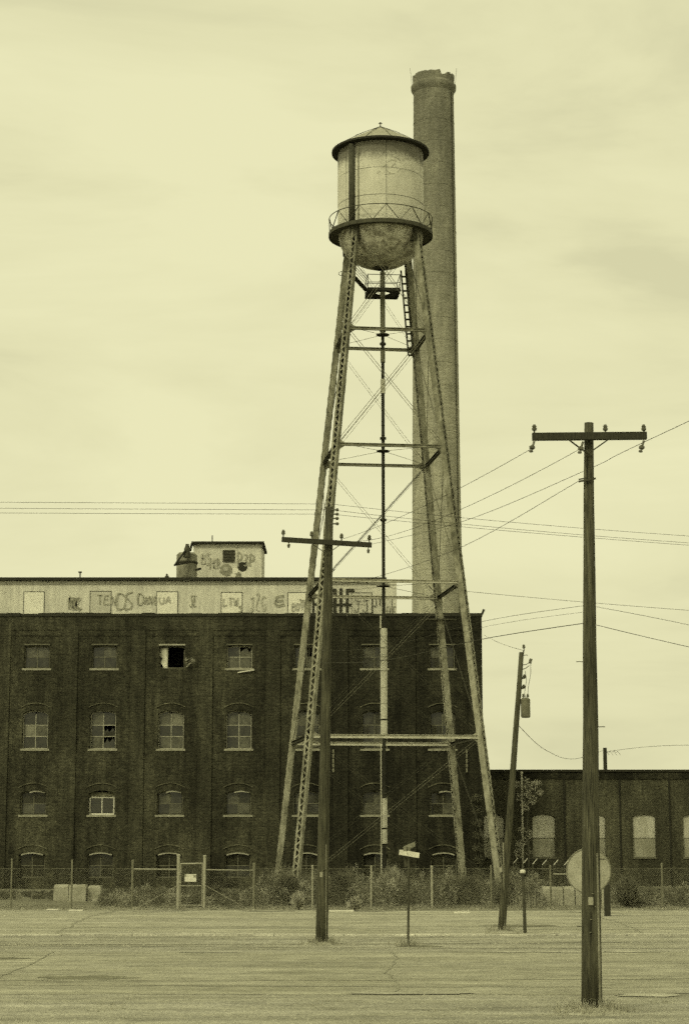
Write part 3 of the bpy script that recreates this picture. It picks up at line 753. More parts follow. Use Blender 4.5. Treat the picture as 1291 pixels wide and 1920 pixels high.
M().box(LL, LR, LY + .5, LY + 14, 0, ltop - .2).build('rear_volume', MAT['interior'], low)
for c in LC:
    sp = lz(1571)
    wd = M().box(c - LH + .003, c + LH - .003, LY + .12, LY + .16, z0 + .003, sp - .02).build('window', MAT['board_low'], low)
    m = M(); 
    n = 10; pts = [(c - LH + .003, sp), (c + LH - .003, sp)] + [(c + LH - .003 - 2 * (LH - .003) * i / n, z1 - .01 - rise * (1 - 2 * i / n) ** 2) for i in range(n + 1)]
    vs = [(x, LY + .09, z) for x, z in pts] + [(x, LY + .13, z) for x, z in pts]; q = len(pts)
    m.add(vs, [tuple(range(q)), tuple(range(2 * q - 1, q - 1, -1))] + [(i, q + i, q + (i + 1) % q, (i + 1) % q) for i in range(q)])
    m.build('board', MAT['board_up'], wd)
    M().box(c - LH - .05, c + LH + .05, LY - .05, LY + .1, z0 - .09, z0 - .002).build('sill', MAT['frame_dark'], wd)
for px in (1058, 1162, 1255, 1350): M().box(lx(px) - .035, lx(px) + .035, LY - .07, LY - .003, .1, ltop - .5).build('downpipe', MAT['black_iron'], low)
vp = root('vent_pipe', (at(977, 1610, 103.5).x, 103.5, 0), 'thin white upright pipe in front of the low brick building', 'pipe')
a = at(977, 1450, 103.5); M().tube((a.x, 103.5, 0), a, .045).build('pipe', MAT['steel_pale'], vp)
M().tube(a, a + Vector((0, 0, .09)), .075).build('cap', MAT['steel_pale'], vp)

# ------------------------------------------------------------------ water tower
TX, TY = 1.73, 87.0; TH = R(7)
tower = root('water_tower', (TX, TY, 0), 'old steel water tower with conical roof, round balcony and four latticed legs', 'water tower')
def ta(z): return 1.875 + .0995 * (25.26 - z)
def corner(sx, sy, z, off=0):
    a = ta(z) + off; x, y = sx * a, sy * a
    return Vector((TX + x * math.cos(TH) - y * math.sin(TH), TY + x * math.sin(TH) + y * math.cos(TH), z))
LV = [25.26, 19.81, 13.66, 6.89]; ZT, ZB = 30.15, .35
CN = [(-1, -1), (1, -1), (1, 1), (-1, 1)]
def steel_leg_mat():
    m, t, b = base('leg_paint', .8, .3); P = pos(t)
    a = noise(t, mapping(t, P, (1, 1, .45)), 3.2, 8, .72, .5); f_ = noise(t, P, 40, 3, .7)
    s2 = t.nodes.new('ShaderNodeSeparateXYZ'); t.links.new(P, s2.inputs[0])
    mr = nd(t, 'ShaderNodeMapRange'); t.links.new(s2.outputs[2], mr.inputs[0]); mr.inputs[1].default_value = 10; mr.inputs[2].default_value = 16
    # leg tones blend to slightly darker greys on the upper part
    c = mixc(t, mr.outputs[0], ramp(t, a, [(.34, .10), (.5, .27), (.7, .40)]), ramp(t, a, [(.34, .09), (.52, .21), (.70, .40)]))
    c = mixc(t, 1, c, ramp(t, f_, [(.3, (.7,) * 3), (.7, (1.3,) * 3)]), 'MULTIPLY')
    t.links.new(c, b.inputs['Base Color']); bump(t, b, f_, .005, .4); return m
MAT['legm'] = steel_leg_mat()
def lace_mat():
    m = MAT['legm'].copy(); m.name = 'lacing_paint'; return m
SEC = .27
for sx, sy in CN:
    p0, p1 = corner(sx, sy, ZB), corner(sx, sy, ZT)
    d = (p1 - p0).normalized(); rd = Vector((p0.x - TX, p0.y - TY, 0)); rd = (rd - d * rd.dot(d)).normalized(); rd = Matrix.Rotation(R({(-1, -1): 16, (1, -1): 4, (1, 1): -32, (-1, 1): 34}[(sx, sy)]), 3, d) @ rd; tg = d.cross(rd)
    m = M(); h = SEC / 2
    for s in (-1, 1):
        m.beam(p0 + tg * s * h, p1 + tg * s * h, SEC, .018, up=tg)
        for q in (-1, 1):
            o = tg * s * (h - .04) + rd * q * (h - .006)
            m.beam(p0 + o, p1 + o, .07, .012, up=rd)
    # splice plates
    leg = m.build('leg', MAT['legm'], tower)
    lc = M(); Ln = (p1 - p0).length; pitch = .27; k = 0; t = .3
    while t + pitch < Ln:
        for q in (-1, 1):
            o = rd * q * (h + .01); s = 1 if k % 2 else -1
            lc.beam(p0 + d * t + tg * s * h + o, p0 + d * (t + pitch) - tg * s * h + o, .055, .012, up=rd)
        t += pitch; k += 1
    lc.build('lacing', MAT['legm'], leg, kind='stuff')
    for z in (22.5, 17, 10.5, 4):
        c = corner(sx, sy, z)
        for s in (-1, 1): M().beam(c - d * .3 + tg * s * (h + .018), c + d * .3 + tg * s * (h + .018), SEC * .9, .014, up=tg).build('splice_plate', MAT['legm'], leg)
    b = corner(sx, sy, 0); M().box(b.x - .5, b.x + .5, b.y - .5, b.y + .5, 0, .36).build('footing', MAT['concrete'], tower)
    for z in LV:
        c = corner(sx, sy, z); g = M()
        ix = Vector((-sx * math.cos(TH), -sx * math.sin(TH), 0)); iy = Vector((sy * math.sin(TH), -sy * math.cos(TH), 0))
        for dv in (ix, iy):
            nrm = dv.cross(Vector((0, 0, 1))); o = nrm * .012; base_ = c + dv * .08
            tri = [base_ + Vector((0, 0, -.28)), base_ + dv * .34 + Vector((0, 0, -.06)), base_ + dv * .34 + Vector((0, 0, .06)), base_ + Vector((0, 0, .28))]
            g.add([v - o for v in tri] + [v + o for v in tri], [(0, 1, 2, 3), (7, 6, 5, 4), (0, 4, 5, 1), (1, 5, 6, 2), (2, 6, 7, 3), (3, 7, 4, 0)])
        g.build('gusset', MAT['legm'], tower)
for li, z in enumerate(LV):
    for i in range(4):
        a, b = CN[i], CN[(i + 1) % 4]; p, q = corner(*a, z), corner(*b, z); d = (q - p).normalized()
        m = M(); th = .12 if li < 3 else .15
        p += d * .12; q -= d * .12
        nrm = d.cross(Vector((0, 0, 1)))
        m.beam(p + Vector((0, 0, th / 2)), q + Vector((0, 0, th / 2)), .15, .014)
        m.beam(p - Vector((0, 0, th / 2)), q - Vector((0, 0, th / 2)), .15, .014)
        m.beam(p, q, .03, th - .016)
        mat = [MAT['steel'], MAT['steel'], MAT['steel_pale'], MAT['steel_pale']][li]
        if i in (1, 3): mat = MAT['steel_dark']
        m.build('strut', mat, tower)
panels = [ZT - .2] + LV + [.6]
for pi in range(5):
    zt_, zb_ = panels[pi], panels[pi + 1]
    for i in range(4):
        a, b = CN[i], CN[(i + 1) % 4]
        for j, (u, v) in enumerate(((a, b), (b, a))):
            p, q = corner(*u, zt_), corner(*v, zb_); d = (q - p).normalized(); nn = d.cross(Vector((0, 1, 0) if i in (0, 2) else (1, 0, 0))).normalized()
            thick = (i == 0 and pi == 2 and j == 1)
            if i == 0 and pi == 2 and j == 0: continue
            m = M(); rr_ = .0075 if pi >= 3 else (.008 if i == 2 else .0125)
            if thick: m.tube(p, q, .022, n=6)
            else:
                for s in (-.055, .055): m.tube(p + nn * s, q + nn * s, rr_, n=5, caps=False)
            c = p + (q - p) * .93
            m.tube(c - d * .12 + nn * .055, c + d * .12 + nn * .055, .022, n=6)
            mat = MAT['black_iron'] if thick else (MAT['rod'] if (pi < 3 or (i == 0 and j == 1)) else MAT['steel_dark'])
            m.build('brace_rod', mat, tower)
# riser pipe in sections
RX, RY = TX + .03, TY
riser = M().tube((RX, RY, .0), (RX, RY, at(714, 508, 87).z), .075, n=14).build('riser_pipe', MAT['black_iron'], tower, smooth=False)
def tz(py): return at(717, py, 87).z
for y0, y1, r_, mt in ((510, 628, .115, 'jacket_tan'), (657, 680, .105, 'jacket_tan'), (711, 738, .105, 'steel_pale'),
                       (1178, 1348, .155, 'jacket'), (1351, 1377, .155, 'jacket'), (1497, 1552, .13, 'jacket'), (1555, 1582, .13, 'jacket')):
    M().lathe([(.07, tz(y1)), (r_, tz(y1) + .004), (r_, tz(y0) - .004), (.07, tz(y0))], (RX, RY), 16).build('pipe_jacket', MAT[mt], riser, smooth=False)
M().beam((RX - .14, RY - .1, tz(1155)), (RX - .14, RY - .1, tz(1178)), .07, .07).build('conduit', MAT['steel_pale'], riser)
M().beam((RX - .14, RY - .1, tz(1398)), (RX - .14, RY - .1, tz(1640)), .05, .05).build('conduit', MAT['steel_pale'], riser)
for y in (1215, 1232, 1238, 1258, 1290, 1319): M().lathe([(.156, tz(y) - .015), (.162, tz(y) - .014), (.162, tz(y) + .014), (.156, tz(y) + .015)], (RX, RY), 16).build('strap', MAT['steel'], riser)
for y in (620, 645, 822, 975): M().lathe([(.07, tz(y) - .05), (.14, tz(y) - .05), (.14, tz(y) + .05), (.07, tz(y) + .05)], (RX, RY), 14).build('flange', MAT['black_iron'], riser)
for y in (628, 846, 1099):
    z = tz(y); m = M()
    m.lathe([(.10, z - .02), (.30, z - .02), (.30, z + .02), (.10, z + .02)], (RX, RY), 18, closed=True)
    m.build('stay_ring', MAT['black_iron'], tower)
    for c in CN:
        p = corner(*c, z - .12, -.1); m = M(); d = (p - Vector((RX, RY, z))).normalized(); m.tube(Vector((RX, RY, z)) + d * .28, p, .010, n=5); m.build('stay_rod', MAT['rod'], tower)
m = M(); z = tz(1147); c = corner(1, 1, z)
m.box(c.x - .75, c.x + .75, c.y - .3, c.y + .3, z - .03, z + .03); m.build('leg_shelf', MAT['steel_dark'], tower)
# tank
zw = at(713, 440, 87).z; ze = at(713, 287, 87).z; TR = (at(793, 340, 87).x - at(633, 340, 87).x) / 2
tcx = at(713, 340, 87).x; TC = (tcx, TY)
bowl = M(); prof = []
dep = zw - at(713, 507, 87).z - .1
for i in range(15):
    t = i / 14 * math.pi / 2; prof.append((max(TR * .99 * math.cos(t) ** .92 if i < 14 else .1, .1), zw - dep * math.sin(t)))
bowl.lathe(prof, TC, 56); bowl.build('tank_bowl', MAT['bowl'], tower, smooth=True)
M().lathe([(.42, zw - dep + .06), (.32, zw - dep - .04), (.14, zw - dep - .08)], TC, 20).build('bowl_outlet', MAT['steel_dark'], tower)
shell = M().lathe([(TR - .012, zw), (TR - .012, ze - .07)], TC, 72).build('tank_shell', MAT['steel_dark'], tower, smooth=True)
zc_ = [zw, zw + (ze - .07 - zw) * .335, zw + (ze - .07 - zw) * .665, ze - .07]
for ci in range(3):
    for k in range(6):
        a0 = 2 * math.pi * k / 6 - math.pi / 2 + .12 + (0 if ci != 1 else 0); a1 = a0 + 2 * math.pi / 6 - .011
        n = 12; vs = []
        rr_ = TR + (.006 if ci == 1 else 0)
        for i in range(n + 1):
            t = a0 + (a1 - a0) * i / n
            for z in (zc_[ci] + .010, zc_[ci + 1] - .010): vs.append((TC[0] + rr_ * math.cos(t), TC[1] + rr_ * math.sin(t), z))
        M().add(vs, [(2 * i, 2 * i + 2, 2 * i + 3, 2 * i + 1) for i in range(n)]).build('shell_plate', MAT['tank'], tower, smooth=True)
# conical roof in sheets, eave and finial
za = at(713, 238, 87).z; ER = at(803.5, 281, 87).x - tcx
rf = M().lathe([(TR - .05, ze - .03), (ER, ze), (ER, ze + .03), (ER * .5, ze + (za - ze) * .53), (.02, za)], TC, 60).build('roof', MAT['roofm'], tower)
M().lathe([(TR - .03, ze - .06), (ER - .012, ze - .045), (ER + .012, ze - .05), (ER + .012, ze + .045)], TC, 60).build('eave', MAT['black_iron'], rf)
for k in range(12):
    t = 2 * math.pi * k / 12 + .2; v = Vector((math.cos(t), math.sin(t), 0)); c = Vector((TC[0], TC[1], 0))
    m = M(); m.path([c + v * ER + Vector((0, 0, ze + .035)), c + v * ER * .5 + Vector((0, 0, ze + (za - ze) * .56 + .01)), c + v * .03 + Vector((0, 0, za + .01))], .012, 4); m.build('roof_seam', MAT['steel_dark'], rf)
m = M(); m.tube((tcx, TY, za - .02), (tcx, TY, za + .16), .025); m.beam((tcx - .09, TY, za + .16), (tcx + .09, TY, za + .17), .03, .03); m.lathe([(.02, za + .17), (.06, za + .2), (.001, za + .24)], TC, 8); m.build('finial', MAT['steel_dark'], rf)
h0 = Vector((tcx - 1.15, TY - .9, ze + .35)); m = M(); m.tube(h0, h0 + Vector((0, 0, .2)), .015); m.tube(h0 + Vector((.25, -.05, .06)), h0 + Vector((.25, -.05, .27)), .015); m.tube(h0 + Vector((0, 0, .2)), h0 + Vector((.25, -.05, .27)), .015); m.build('hatch_rail', MAT['steel_dark'], rf)
# dark upright tube and a thinner one on the tank side
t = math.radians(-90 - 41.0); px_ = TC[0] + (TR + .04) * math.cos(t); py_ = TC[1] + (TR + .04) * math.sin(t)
M().tube((px_, py_, zw - .15), (px_, py_, ze - .12), .155, n=14).build('side_tube', MAT['steel_dark'], tower, smooth=True)
t2 = t + .17; M().tube((TC[0] + (TR + .02) * math.cos(t2), TC[1] + (TR + .02) * math.sin(t2), zw), (TC[0] + (TR + .02) * math.cos(t2), TC[1] + (TR + .02) * math.sin(t2), ze - .3), .03, n=6).build('side_tube', MAT['steel'], tower)
# faded emblem: worn brush strokes curving round the shell
em = M()
def wrap(u, z, r_=TR + .015):
    t = -math.pi / 2 + u / TR; return (TC[0] + r_ * math.cos(t), TC[1] + r_ * math.sin(t), z)
uc = at(735, 335, 87).x - tcx; zc2 = at(735, 336, 87).z
def stroke(pts, w_):
    vs = []
    for i, (u, z) in enumerate(pts):
        a_, b_ = pts[max(i - 1, 0)], pts[min(i + 1, len(pts) - 1)]; dx, dz = b_[0] - a_[0], b_[1] - a_[1]; l_ = math.hypot(dx, dz) or 1
        vs += [wrap(u - dz / l_ * w_, z + dx / l_ * w_), wrap(u + dz / l_ * w_, z - dx / l_ * w_)]
    em.add(vs, [(2 * i, 2 * i + 1, 2 * i + 3, 2 * i + 2) for i in range(len(pts) - 1)])
for r0, a0, a1, w_ in ((.44, .5, 1.5, .012), (.28, .9, 2.5, .016), (.42, 3.9, 4.5, .010), (.36, 5.3, 5.9, .012)):
    stroke([(uc + r0 * math.cos(a0 + (a1 - a0) * i / 12), zc2 + r0 * .95 * math.sin(a0 + (a1 - a0) * i / 12)) for i in range(13)], w_)
for (u0, z0_, u1, z1_) in ((-.5, -.1, -.3, .05), (-.75, -.42, -.62, -.3), (-.1, -.1, .1, .15), (.05, .1, .2, -.15), (-.4, -.45, .1, -.38), (.2, -.3, .35, -.12)):
    stroke([(uc + u0 + (u1 - u0) * i / 4, zc2 + z0_ + (z1_ - z0_) * i / 4) for i in range(5)], .015)
em.build('faded_emblem', MAT['paint_ghost'], tower)
# balcony
BRr = (at(810, 437, 87).x - at(616, 437, 87).x) / 2
M().lathe([(TR - .02, zw - .02), (BRr, zw - .02), (BRr, zw - .08), (TR - .02, zw - .08)], TC, 64, closed=True).build('balcony_deck', MAT['steel_dark'], tower)
M().lathe([(BRr - .01, zw - .14), (BRr + .012, zw - .14), (BRr + .012, zw + .04), (BRr - .01, zw + .04)], TC, 64, closed=True).build('balcony_girder', MAT['steel_dark'], tower)
zr = zw + .72
m = M(); n = 72; RR = BRr - .01
m.path([(TC[0] + RR * math.cos(2 * math.pi * k / n), TC[1] + RR * math.sin(2 * math.pi * k / n), zr) for k in range(n + 1)], .02, 6, False); m.build('handrail', MAT['steel_dark'], tower)
for k in range(24):
    a0 = 2 * math.pi * k / 24 - math.pi / 2 + .09; a1 = a0 + 2 * math.pi / 24
    zz0, zz1 = (zw, zr) if k % 2 else (zr, zw)
    M().beam((TC[0] + RR * math.cos(a0), TC[1] + RR * math.sin(a0), zz0), (TC[0] + RR * math.cos(a1), TC[1] + RR * math.sin(a1), zz1), .04, .02).build('railing_brace', MAT['steel_dark'], tower)
# leg heads: riveted brackets where the legs meet the shell
for c in CN:
    p = corner(*c, zw - .35); d = Vector((TC[0] - p.x, TY - p.y, 0)).normalized(); m = M(); m.beam(p - Vector((0, 0, .35)) + d * .05, p + Vector((0, 0, .38)) + d * .02, .42, .36, up=d); m.build('leg_head', MAT['steel_dark'], tower)
# inspection platform round the riser
zp = at(714, 549, 87).z; hw_ = .74; m = M(); n = 24; vs = []; pts_o = []
ca, sa = math.cos(R(4)), math.sin(R(4))
def rot(x, y): return (RX + x * ca - y * sa, RY + x * sa + y * ca)
for k in range(n):
    t = 2 * math.pi * k / n; u, v = math.cos(t), math.sin(t); s = hw_ / max(abs(u), abs(v)); vs.append((*rot(u * s, v * s), zp))
    vs.append((*rot(u * .34, v * .34), zp)); vs.append((*rot(u * s, v * s), zp - .05)); vs.append((*rot(u * .34, v * .34), zp - .05))
fs = []
for k in range(n):
    a, b = 4 * k, 4 * ((k + 1) % n); fs += [(a, b, b + 1, a + 1), (a + 2, a + 3, b + 3, b + 2), (a, a + 2, b + 2, b), (a + 1, b + 1, b + 3, a + 3)]
m.add(vs, fs); plat = m.build('platform', MAT['black_iron'], tower)
for i in range(4):
    q = [(-hw_, -hw_), (hw_, -hw_), (hw_, hw_), (-hw_, hw_)]; a, b = q[i], q[(i + 1) % 4]; A, B = Vector((*rot(*a), zp)), Vector((*rot(*b), zp))
    m = M(); m.beam(A - Vector((0, 0, .03)), B - Vector((0, 0, .03)), .05, .14); m.build('fascia', MAT['black_iron'], plat)
    m = M(); m.tube(A, A + Vector((0, 0, .68)), .017, n=6); m.tube(A + Vector((0, 0, .66)), B + Vector((0, 0, .66)), .017, n=6); m.tube(A + Vector((0, 0, .3)), B + Vector((0, 0, .3)), .013, n=6); m.build('railing', MAT['steel_dark'], plat)
A = Vector((*rot(-hw_, -.2), zp + .02)); B = corner(-1, -1, zp + .26) + Vector((.12, .1, 0))
m = M(); m.beam(A, B, .22, .04); m.build('catwalk', MAT['black_iron'], tower)
m = M()
for s in (.25, -.25): m.tube(A + Vector((0, s, .62)), B + Vector((0, s, .62)), .015, n=6); m.tube(A + Vector((0, s, .35)), B + Vector((0, s, .35)), .012, n=6)
m.build('catwalk_rail', MAT['steel_dark'], tower)
for c in ((-1, -1), (-1, 1)):
    p = corner(*c, at(645, 498, 87).z); m = M(); n = 20
    m.path([(p.x + .36 * math.cos(2 * math.pi * k / n) + .05, p.y + .36 * math.sin(2 * math.pi * k / n), p.z + .02 * math.sin(4 * math.pi * k / n)) for k in range(n + 1)], .014, 5, False); m.build('ladder_hoop', MAT['steel_dark'], tower)
# ladder up the back right leg
la, lb = corner(1, 1, 25.0) + Vector((-.27, -.1, 0)), corner(1, 1, 29.0) + Vector((-.27, -.1, 0)); m = M(); d = (lb - la).normalized()
for s in (-.11, .11): m.tube(la + Vector((s, 0, 0)), lb + Vector((s, 0, 0)), .045, n=6)
t = 0
while t < (lb - la).length: m.tube(la + d * t + Vector((-.11, 0, 0)), la + d * t + Vector((.11, 0, 0)), .05, n=5); t += .34
m.build('ladder', MAT['steel_dark'], tower)

# ------------------------------------------------------------------ utility poles
def insulator(m, p, s=1.0, up=1):
    m.lathe([(.02 * s, p.z), (.02 * s, p.z + up * .06 * s), (.055 * s, p.z + up * .08 * s), (.06 * s, p.z + up * .12 * s), (.04 * s, p.z + up * .14 * s), (.055 * s, p.z + up * .16 * s), (.03 * s, p.z + up * .21 * s), (.001, p.z + up * .22 * s)], (p.x, p.y), 10)
def pole_mesh(b, t, r0, r1, n=14):
    m = M(); k = 9; pts = []; rs = []
    for i in range(k):
        u = i / (k - 1); p = b.lerp(t, u); p += Vector((random.uniform(-.008, .008), random.uniform(-.01, .01), 0)); pts.append(p); rs.append(r0 + (r1 - r0) * u)
    m.path(pts, rs, n); return m
# pole in front of the tower
b = gp(602, 1772); PD = b.y; t = at(617.5, 951, PD)
p1 = root('utility_pole', b, 'dark wooden utility pole with crossarm standing in front of the water tower legs', 'utility pole')
pole_mesh(Vector((b.x, b.y, -.3)), t, .165, .11).build('pole', MAT['wood'], p1, smooth=True)
ca0, ca1 = at(528, 1011.5, PD - .22), at(696.5, 1022, PD - .22)
M().beam(ca0, ca1, .11, .13).build('crossarm', MAT['wood_dark'], p1)
for px, py in ((531, 1010), (584, 1013), (640, 1017), (692, 1020)):
    q = at(px, py, PD - .22); m = M(); insulator(m, q + Vector((0, 0, .05)), .9); m.build('insulator', MAT['ceramic'], p1)
for px, py in ((541, 1017), (690, 1027)): m = M(); insulator(m, at(px, py, PD - .3), .7, -1); m.build('insulator', MAT['ceramic'], p1)
for px in (582, 642): M().beam(at(px, 1018, PD - .3), at(613, 1039, PD - .14), .03, .012).build('brace', MAT['steel_dark'], p1)
for py in (956, 964, 972, 982):
    q = at(620, py, PD - .15); m = M(); m.tube(q, q + Vector((.16, 0, 0)), .02); m.lathe([(.03, q.z - .04), (.05, q.z), (.03, q.z + .04)], (q.x + .17, q.y), 8); m.build('spool_insulator', MAT['ceramic'], p1)
# near pole
ND = 33.0; t = at(1103, 793, ND); b = Vector((at(1108, 1880, ND).x, ND, 0))
p2 = root('utility_pole', b, 'nearest and thickest wooden utility pole with wide crossarm and slanting braces', 'utility pole')
pole_mesh(Vector((b.x, b.y, -.3)), t, .178, .078, 18).build('pole', MAT['wood'], p2, smooth=True)
M().beam(at(997, 819, ND - .17), at(1211, 817, ND - .17), .11, .125).build('crossarm', MAT['wood_dark'], p2)
for px in (1066, 1138): M().beam(at(px, 825, ND - .24), at(1101, 851, ND - .12), .04, .012).build('brace', MAT['steel_dark'], p2)
for px, u_ in ((1001, 1), (1064, 0), (1134, 1), (1206, 1)):
    if u_: m = M(); insulator(m, at(px, 813, ND - .17) + Vector((0, 0, 0)), .75); m.build('insulator', MAT['ceramic'], p2)
q = at(1134, 800, ND - .17); M().tube(at(1134, 812, ND - .17), q, .008).build('insulator_pin', MAT['galv_dull'], p2)
for px, py in ((1001, 826), (1092, 828), (1206, 826)):
    m = M(); a = at(px, py, ND - .26); m.tube(a, a + Vector((-.03, 0, -.1)), .02); m.lathe([(.02, a.z - .16), (.05, a.z - .14), (.05, a.z - .1), (.02, a.z - .08)], (a.x - .04, a.y), 10); m.lathe([(.015, a.z - .21), (.04, a.z - .2), (.03, a.z - .17)], (a.x - .06, a.y), 10); m.build('dead_end_insulator', MAT['ceramic'], p2)
m = M(); m.beam(at(1084, 903, ND - .12), at(1116, 897, ND - .12), .03, .03); m.beam(at(1084, 899, ND - .1), at(1099, 896, ND - .1), .02, .02); m.build('bracket', MAT['steel_dark'], p2)
for k in range(5):                                   # climbing pegs and a ground wire in moulding
    z = 1.4 + k * 1.1; xx = b.x + (t.x - b.x) * z / t.z; sg_ = 1 if k % 2 else -1; M().tube((xx + .10 * sg_, ND - .05, z), (xx + .24 * sg_, ND - .06, z), .008, n=6).build('step_bolt', MAT['steel_dark'], p2)
# leaning pole
b = gp(939, 1749); LD = b.y; t = at(977, 1223, LD)
p3 = root('utility_pole', b, 'leaning wooden utility pole carrying a grey transformer can', 'utility pole')
pole_mesh(Vector((b.x - .02, b.y, -.3)), t, .12, .07).build('pole', MAT['wood'], p3, smooth=True)
def onp(py, dx=0): # point on the leaning pole
    u = (1749 - py) / (1749 - 1223); return at(939 + (977 - 939) * u + dx, py, LD)
can = M(); c = onp(1328, 15); can.lathe([(.001, c.z + .32), (.10, c.z + .31), (.14, c.z + .26), (.145, c.z + .24), (.14, c.z + .23), (.14, c.z - .24), (.12, c.z - .28), (.001, c.z - .29)], (c.x, c.y), 20)
cn = can.build('transformer', MAT['can'], p3)
for dx in (-.06, .07): m = M(); insulator(m, c + Vector((dx, 0, .28)), .7); m.build('bushing', MAT['ceramic'], cn)
M().beam(onp(1318, 4), onp(1318, 9), .1, .06).build('transformer_bracket', MAT['steel_dark'], p3)
m = M(); m.path([onp(1247, 3), onp(1246, 10), onp(1243, 15), onp(1238, 18)], .014, 6); m.path([onp(1255, 4), onp(1253, 10), onp(1248, 16)], .014, 6); m.tube(onp(1244, 17), onp(1235, 18.5), .045, n=8); m.build('cutout', MAT['ceramic'], p3)
m = M(); m.path([onp(1229, 4), onp(1228, 9), onp(1229, 12)], .01, 5); m.tube(onp(1230, 3), onp(1218, 4), .02); m.build('top_pin', MAT['steel_dark'], p3)
m = M(); insulator(m, onp(1219, 4), .8); m.build('insulator', MAT['ceramic'], p3)
for py in (1272, 1291): m = M(); m.beam(onp(py, 1), onp(py - 1, 10), .05, .05); m.lathe([(.03, onp(py).z), (.06, onp(py).z + .06), (.02, onp(py).z + .12)], (onp(py, 9).x, onp(py).y), 8); m.build('side_bracket', MAT['steel_dark'], p3)
m = M(); m.path([onp(1258, 9), onp(1275, 13), onp(1300, 11), onp(1312, 15)], .008, 5); m.path([onp(1240, 18), onp(1262, 20), onp(1290, 17), onp(1310, 18)], .008, 5); m.build('jumper', MAT['wire'], p3)
# pole behind the low building
FD = 125.0; t = at(1133, 1402, FD); p4 = root('utility_pole', (t.x, FD, 0), 'short dark pole top showing above the roof of the low brick building', 'utility pole')
M().tube((t.x, FD, 0), t, .14, .12).build('pole', MAT['wood_dark'], p4)
m = M(); a = t + Vector((0, -.1, -.15)); 
for k in range(7): m.tube(a + Vector((.1 + .12 * k, 0, -.1 - .05 * (k % 2))), a + Vector((.25 + .12 * k, 0, -.32 + .28 * (k % 2))), .012, n=5)
m.build('bracket', MAT['wire'], p4)

for pp_, rr_ in ((p1, .16), (p2, .17), (p3, .12)):
    c = LOC[pp_.name]; mound(c, rr_ * 3.6, .12)
    sgn = M(); sgn.box(c.x - .04, c.x + .04, c.y - rr_ - .012, c.y - rr_ + .03, 1.75, 1.88); sgn.build('tag', MAT['galv'], pp_)
    for k in range(4):
        z = 1.3 + .21 * k; q = random.uniform(-.06, .06); M().box(c.x + q, c.x + q + .03, c.y - rr_ - .006, c.y - rr_ + .04, z, z + .012).build('staple', MAT['galv_dull'], pp_)
    M().beam((c.x + rr_ * .75, c.y - rr_ * .75, .1), (c.x + rr_ * .72, c.y - rr_ * .72, 2.6), .03, .03).build('ground_wire_guard', MAT['steel'], pp_)
# bollard post with pale cap
b = gp(983.5, 1750); o = root('pipe_bollard', b, 'thin dark upright pipe with pale cap next to the leaning pole base', 'bollard')
tp = at(979, 1634, b.y); M().path([(b.x, b.y, -.1), (b.x - .01, b.y, .8), tp], [.05, .048, .042], 12).build('pipe', MAT['steel_dark'], o)
M().lathe([(.001, tp.z + .06), (.07, tp.z + .045), (.085, tp.z), (.075, tp.z - .05), (.03, tp.z - .055)], (tp.x, tp.y), 14).build('cap', MAT['white'], o)
# concrete pads round the feet
for px, py, rx, ry, lb_ in ((945, 1752, .42, .35, 'rough pale concrete pad round the leaning pole base'),):
    c = gp(px, py); m = M(); n = 18; ring = [(c.x + rx * math.cos(2 * math.pi * k / n) * random.uniform(.8, 1.1), c.y + ry * math.sin(2 * math.pi * k / n) * random.uniform(.8, 1.1)) for k in range(n)]
    m.add([(x, y, .003) for x, y in ring] + [(x * .98 + c.x * .02, y * .98 + c.y * .02, .07) for x, y in ring], [tuple(range(n, 2 * n))] + [(k, (k + 1) % n, n + (k + 1) % n, n + k) for k in range(n)])
    tag(m.build('concrete_pad', MAT['concrete'], origin=c), lb_, 'pad')

# street name sign
b = gp(764.5, 1774); sg = root('street_sign', b, 'slim street sign post with two crossed pale name blades in front of the weeds', 'street sign')
tp = at(766, 1592, b.y); M().tube((b.x, b.y, -.1), tp, .032, n=10).build('post', MAT['steel_dark'], sg)
m = M(); m.box(b.x - .09, b.x + .09, b.y + .04, b.y + .06, at(766, 1626, b.y).z, at(766, 1606, b.y).z); m.build('plate', MAT['steel_dark'], sg)
p_, q_ = at(748, 1597.5, b.y - .06), at(785.5, 1604, b.y - .14); M().beam(p_, q_, .006, .135).build('name_blade', MAT['white'], sg)
p_, q_ = at(756, 1592, b.y - .25), at(777.5, 1582.5, b.y + .55); M().beam(p_, q_, .006, .13).build('name_blade', MAT['signpale'], sg)
M().tube(tp - Vector((0, 0, .06)), at(766, 1588, b.y), .04).build('bracket', MAT['galv_dull'], sg)

# round sign behind the near pole
SD = 38.0; c = at(1102.5, 1633, SD); rs = (at(1145, 1633, SD).x - at(1060, 1633, SD).x) / 2
rd_ = root('round_sign', (c.x, SD, 0), 'large pale round road sign partly hidden behind the nearest pole', 'road sign')
m = M(); n = 40
m.add([(c.x + rs * math.cos(2 * math.pi * k / n), SD + y, c.z + rs * math.sin(2 * math.pi * k / n)) for y in (-.003, .003) for k in range(n)], [tuple(range(n)), tuple(range(2 * n - 1, n - 1, -1))] + [(k, n + k, n + (k + 1) % n, (k + 1) % n) for k in range(n)])
m.build('sign_face', MAT['signpale'], rd_)
m = M(); m.path([(c.x + (rs - .012) * math.cos(2 * math.pi * k / n), SD - .008, c.z + (rs - .012) * math.sin(2 * math.pi * k / n)) for k in range(n + 1)], .008, 5, False); m.build('rim', MAT['galv_dull'], rd_)
M().box(c.x - .03, c.x + .03, SD + .01, SD + .05, -.1, c.z + .25).build('post', MAT['galv_dull'], rd_)
for q in (-.2, .2): M().tube((c.x, SD - .012, c.z + q), (c.x, SD + .01, c.z + q), .014, n=8).build('bolt', MAT['galv'], rd_)

